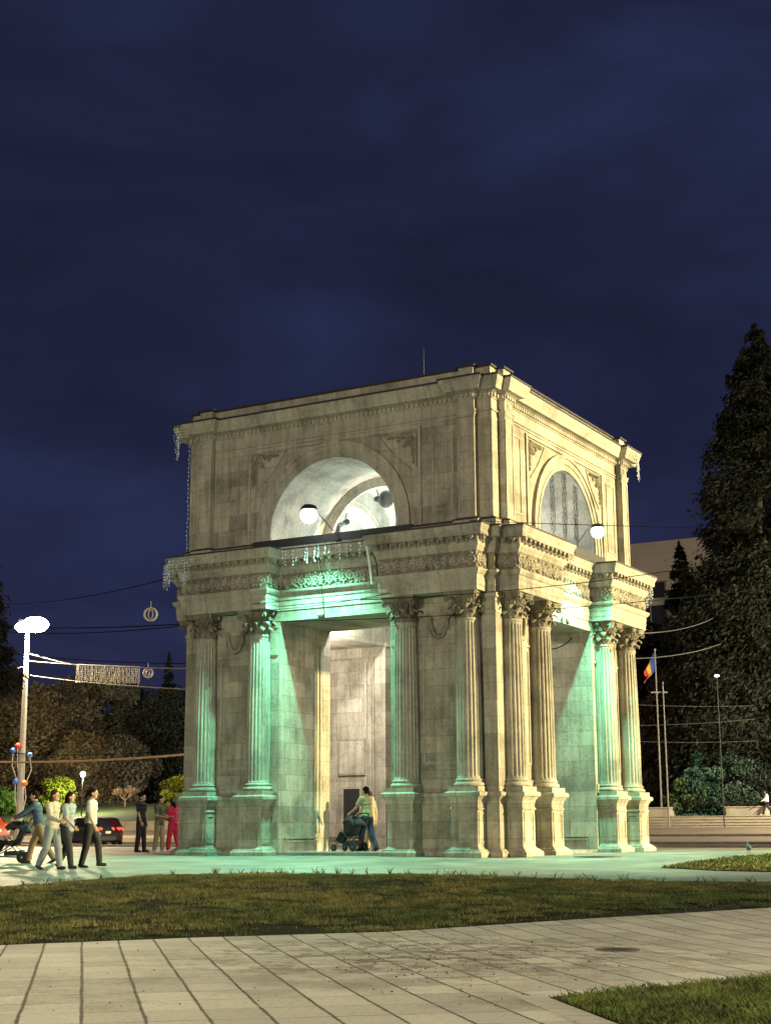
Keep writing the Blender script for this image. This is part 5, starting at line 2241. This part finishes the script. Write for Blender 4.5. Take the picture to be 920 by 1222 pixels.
person('person in a camouflage shirt and khaki trousers beside the arch pedestal', gz(49.5, -7.42), RIGHT - .5, 1.78, cloth('camouflage shirt', (.07, .085, .05), .6), cloth('khaki trousers', (.24, .2, .13)), SHOE_W, HAIRD, 0,
       ((6, 3), (-5, 5)), ((8, 6, 74, -14), (10, 6, 70, -14)), 'short', 2, 10, .5, 1.1, None, False)
person('woman in a crimson tracksuit beside the left pedestal of the arch', gz(49.9, -7.03), LEFT - .6, 1.72, cloth('crimson tracksuit top', (.42, .015, .06)), cloth('crimson tracksuit trousers', (.42, .015, .06)), SHOE_W, HAIRD, 1,
       ((10, 4), (-8, 10)), ((16, 8, 60, -10), (18, 8, 56, -10)), 'long', 2, 0, .52, 1.5, None)
x0, y0 = gp(43.0, -.56)
person('man in a beige t-shirt and blue jeans pushing a pushchair through the arch', (x0, y0, .085), LEFT - .75, 1.8, cloth('beige t-shirt', (.36, .33, .21)), cloth('blue jeans', (.03, .045, .09)), SHOE_D, HAIRD, 0,
       WALK_A, ((34, 6, 24, -4), (38, 8, 22, -4)), 'short', 4, 0, .54, 1.1, 'people passing through the arch', False)
x0, y0 = gp(43.75, -.5)
person('person in a pale beige top half hidden behind the man with the pushchair', (x0, y0, .085), LEFT - .75, 1.7, cloth('pale beige top', (.3, .25, .18)), cloth('beige trousers', (.36, .29, .2)), SHOE_D, HAIRB, 1,
       WALK_B, ((20, 8, 40, -4), (-10, 8, 14, -4)), 'long', 2, 0, .5, 1.3, 'people passing through the arch')
x0, y0 = at(916, 99)
person('distant walker in a white jacket, black leggings and white trainers', (x0, y0, H(x0, y0)), LEFT, 1.66, cloth('white jacket', (.6, .6, .58)), cloth('black leggings', (.014, .014, .016)), SHOE_W, HAIRD, 1,
       ((26, 6), (-20, 24)), ((24, 10, 40, 0), (-20, 10, 14, 0)), 'long', 2, 0, .53, 1.5, None)


def pushchair(label, loc, rz):
    t = thing('pushchair', label, 'pushchair', loc, rz, 'pushchairs')
    M_f = M_iron
    fab = plain('black pushchair fabric', (.02, .022, .028), .85)
    mb = MB()
    for s in (-1, 1):
        x = s * .23
        mb.tube([(x, -.52, 1.02), (x, -.36, .72), (x, .05, .34), (x, .42, .16)], .015, 7)
        mb.tube([(x, .12, .62), (x, -.12, .36), (x, -.34, .13)], .014, 7)
        mb.tube([(x, -.34, .13), (x, .42, .16)], .012, 6)
    mb.tube([(-.23, -.34, .13), (.23, -.34, .13)], .012, 6)
    mb.build('frame', M_f, t)
    mb = MB()
    mb.tube([(-.23, -.52, 1.02), (-.1, -.55, 1.05), (.1, -.55, 1.05), (.23, -.52, 1.02)], .02, 8)
    mb.build('handle', M_tyre, t)
    mb = MB()
    n = 9
    vs, fs = [], []
    spine = [(-.36, .93), (-.27, .6), (-.2, .45), (.0, .42), (.16, .46), (.24, .34), (.32, .24)]
    for (y, z) in spine:
        for i in range(n):
            u = -1 + 2 * i / (n - 1)
            vs.append((u * .2, y + .05 * u * u, z + .09 * u * u))
    m = len(vs)
    vs += [(x * 1.02, y - .03, z - .03) for x, y, z in vs]
    for i in range(len(spine) - 1):
        for j in range(n - 1):
            p = i * n + j
            fs += [(p, p + 1, p + n + 1, p + n), (m + p + n, m + p + n + 1, m + p + 1, m + p)]
    mb.add(vs, fs)
    mb.build('seat', fab, t, True)
    mb = MB()
    vs, fs = [], []
    for i in range(9):
        a = R_(15 + 125 * i / 8)
        for j in range(11):
            b = PI * j / 10
            x = .24 * math.cos(b)
            rad_ = .36 * (.55 + .45 * math.sin(b))
            vs.append((x, -.2 - rad_ * math.cos(a) * 1.0 + .06, .62 + rad_ * math.sin(a)))
    for i in range(8):
        for j in range(10):
            p = i * 11 + j
            fs.append((p, p + 1, p + 12, p + 11))
    mb.add(vs, fs)
    ho = mb.build('canopy', fab, t, True)
    sol = ho.modifiers.new('t', 'SOLIDIFY')
    sol.thickness = .015
    mb = MB()
    mb.box(-.2, .2, -.3, .1, .17, .19)
    mb.box(-.2, .2, -.3, -.28, .19, .3)
    mb.box(-.2, -.18, -.28, .1, .19, .28)
    mb.box(.18, .2, -.28, .1, .19, .28)
    mb.build('basket', fab, t)
    ax = Matrix.Rotation(PI / 2, 3, 'Y')
    for (x, y, r) in ((-.24, -.34, .13), (.24, -.34, .13), (-.22, .42, .1), (.22, .42, .1)):
        mb = MB()
        mb.lathe([(r * .65, -.022), (r * .95, -.022), (r, -.01), (r, .01), (r * .95, .022), (r * .65, .022)], 20, c=(x, y, r), axis=ax)
        w = mb.build('wheel', M_tyre, t)
        mb = MB()
        for q in range(5):
            a = q * 2 * PI / 5
            mb.tube([(x, y, r), (x, y + r * .7 * math.cos(a), r + r * .7 * math.sin(a))], .008, 5)
        mb.lathe([(.02, -.025), (.02, .025)], 8, c=(x, y, r), axis=ax)
        mb.build('spokes', M_rim, w)
    return t


pushchair('black pushchair being pushed left at the picture\'s left edge', gz(36.6, -9.05), LEFT)
x0, y0 = gp(42.9, -1.05)
pushchair('black pushchair pushed through the arch by the man in beige', (x0, y0, .085), LEFT - .75)

# pigeon on the right lawn bed
x0, y0 = gp(38.6, 9.15)
t = thing('pigeon', 'dark pigeon standing on the grass bed right of the arch', 'bird', (x0, y0, H(x0, y0) + .04), .6)
mb = MB()
mb.ball((0, 0, .16), .075, 12, (.8, 1.5, .85))
mb.capsule((0, .07, .2), (0, .11, .27), .04, .028)
mb.ball((0, .125, .285), .034, 10)
mb.capsule((0, -.09, .15), (0, -.2, .12), .035, .012)
mb.capsule((0, .15, .285), (0, .18, .278), .010, .004, 6)
for s in (-1, 1):
    mb.capsule((s * .03, .0, .1), (s * .03, .01, .01), .012, .008, 6)
    mb.capsule((s * .03, .01, .008), (s * .03, .05, .006), .007, .004, 6)
remeshed(mb, 'body', plain('pigeon plumage', (.05, .052, .06), .7, 0, .4, 30), t, .006, 1)

mb = MB()
mb.mi = 0
rl = random.Random(77)
for i in range(330):
    if i < 190:
        d, l = rl.gauss(14.6, 1.6), rl.gauss(.45, .7)
    else:
        d, l = rl.uniform(10, 19), rl.uniform(-5, 5)
    if d > itp(e1, l) - .05 or inpoly(bedA, np.array([d]), np.array([l]))[0]:
        continue
    x, y = gp(d, l)
    z = Hd(d) + .004
    r = rl.uniform(.004, .02) * (1 if i < 190 else .7)
    a = rl.uniform(0, 6.3)
    ring = [(x + r * math.cos(a + q * 1.257) * rl.uniform(.5, 1.2), y + r * math.sin(a + q * 1.257) * rl.uniform(.5, 1.2), z + rl.uniform(0, .008)) for q in range(5)]
    mb.add(ring + [(x, y, z + .012)], [(q, (q + 1) % 5, 5) for q in range(5)])
tag(mb.build('leaf_litter', plain('dead leaf', (.06, .042, .022), .95, 0, .5, 30)), 'dry leaf litter and crumbs of soil on the slab paving', 'leaf litter', kind='stuff')

# manhole and puddle-dark covers on paving and plaza
for (d, l, r, lab) in ((15.9, 2.36, .23, 'round dark cover set in the pale slab paving'), (38.4, 5.3, .62, 'dark round cover on the teal plaza before the right columns'), (44.5, 5.5, .7, 'dark cover beside the right pedestals of the arch')):
    x0, y0 = gp(d, l)
    t = thing('manhole_cover', lab, 'manhole cover', (x0, y0, H(x0, y0)), 0, 'manhole covers')
    mb = MB()
    mb.lathe([(r, -.02), (r, .008), (r - .03, .012), (r - .04, .008), (.01, .009)], 28)
    mb.build('cover', plain('cast iron cover', (.085, .078, .065), .85, 0, .35, 20), t)
    mb = MB()
    for q in range(3):
        mb.lathe([(r * (.25 + .2 * q), .006), (r * (.25 + .2 * q), .013), (r * (.3 + .2 * q), .013), (r * (.3 + .2 * q), .006)], 24, cap=False)
    mb.build('ribs', M_iron, t)

# ================================================================== light
w = bpy.data.worlds.new('World')
scn.world = w
w.use_nodes = True
nt = w.node_tree
bg = nt.nodes['Background']
L = nt.links.new
tc = N(nt, 'ShaderNodeTexCoord')
mp = N(nt, 'ShaderNodeMapping')
mp.inputs['Scale'].default_value = (1.0, 1.0, 2.6)
L(tc.outputs['Generated'], mp.inputs['Vector'])
n1 = N(nt, 'ShaderNodeTexNoise', Scale=4.2, Detail=5.0, Roughness=.52, Distortion=.4)
L(mp.outputs[0], n1.inputs['Vector'])
cl = ramp(nt, [(.34, (.0118, .0135, .036)), (.5, (.0145, .0175, .048)), (.66, (.0190, .0250, .070))])
L(n1.outputs['Fac'], cl.inputs[0])
sp = N(nt, 'ShaderNodeSeparateXYZ')
L(tc.outputs['Generated'], sp.inputs[0])
el = ramp(nt, [(0.0, (1.7, 1.55, 1.4)), (.16, (1.2, 1.18, 1.2)), (.36, (1.0, 1.0, 1.0)), (1.0, (.9, .9, .9))])
L(sp.outputs['Z'], el.inputs[0])
mx = N(nt, 'ShaderNodeMix', data_type='RGBA', blend_type='MULTIPLY')
mx.inputs[0].default_value = 1
L(cl.outputs[0], mx.inputs[6])
L(el.outputs[0], mx.inputs[7])
L(mx.outputs[2], bg.inputs['Color'])
bg.inputs['Strength'].default_value = 1.0


def light(kind, name, loc, energy, col, size=.3, aim=None, spot=None, blend=.3):
    l = bpy.data.lights.new(name, kind)
    l.energy = energy
    l.color = col
    l.shadow_soft_size = size
    if kind == 'SPOT':
        l.spot_size = R_(spot)
        l.spot_blend = blend
    o = bpy.data.objects.new(name, l)
    COL.objects.link(o)
    o.location = loc
    if aim is not None:
        o.rotation_euler = (Vector(aim) - Vector(loc)).to_track_quat('-Z', 'Y').to_euler()
    return o


SODIUM = (1.0, .80, .37)
WARM = (1.0, .88, .62)
# street lamps of the avenue to the right of the picture, low and far
light('SPOT', 'avenue_lamp', (49, 18.5, 15.6), 420000, SODIUM, .8, (-5, 5, 6), 40, .5)
# the lamps in the park on either side of the photographer, then a fill
for d_, l_, e_ in ((12, -15, 12000), (8, 12, 4600)):
    x0, y0 = gp(d_, l_)
    light('POINT', 'unseen_light', (x0, y0, 7.5), e_, (1.0, .89, .6), .4)
x0, y0 = gp(-14, 6)
light('SPOT', 'unseen_light', (x0, y0, 9.0), 4200, (1.0, .95, .82), .6, (-5, 0, 5), 90, .6)  # unseen soft fill, added to brighten the arch front
# the street lamp in view
for s in (-1, 1):
    light('POINT', 'street_lamp_light', (LX + RT[0] * (.5 * s + .1), LY + RT[1] * (.5 * s + .1), LZ + 12.8), 17000, (1.0, .8, .45), .3)
# its neighbours along the street, and unseen fill added over the square
light('POINT', 'street_lamp_light', (-45, 12, 11), 7000, (1.0, .78, .45), .4)
light('POINT', 'street_lamp_light', (40, 40, 11), 30000, (1.0, .78, .46), .4)
light('POINT', 'square_fill', (80, 66, 12), 120000, (1.0, .85, .66), .4)  # added to brighten the office block
x0, y0 = gp(84, 34)
light('POINT', 'square_fill', (x0, y0, 11), 62000, (1.0, .84, .55), .4)  # added to brighten the steps
light('POINT', 'lantern_light', LANT, 7000, (1.0, .86, .58), .25)
# lamps inside the arch, and fill added there
light('POINT', 'vault_light', W(-3.3, .3, 8.95), 130, (.85, 1.0, .93), .2)  # extra fill added to brighten the left barrel and its end wall
light('POINT', 'vault_light', W(.2, -.3, 9.3), 460, (.8, 1.0, .92), .25)
light('POINT', 'passage_lamp', W(-3.3, -1.5, 5.2), 620, (1.0, .88, .74), .15)
light('POINT', 'passage_lamp', W(-1.72, -1.85, 7.1), 1000, (1.0, .9, .76), .12)

# ================================================================== render settings
scn.render.engine = 'CYCLES'
scn.cycles.use_denoising = True
scn.cycles.max_bounces = 6
scn.cycles.diffuse_bounces = 3
scn.cycles.sample_clamp_indirect = 4.0
vs_ = scn.view_settings
vs_.view_transform = 'Standard'
vs_.look = 'None'
vs_.exposure = 0.0
vs_.gamma = 1.0
vs_.use_curve_mapping = False
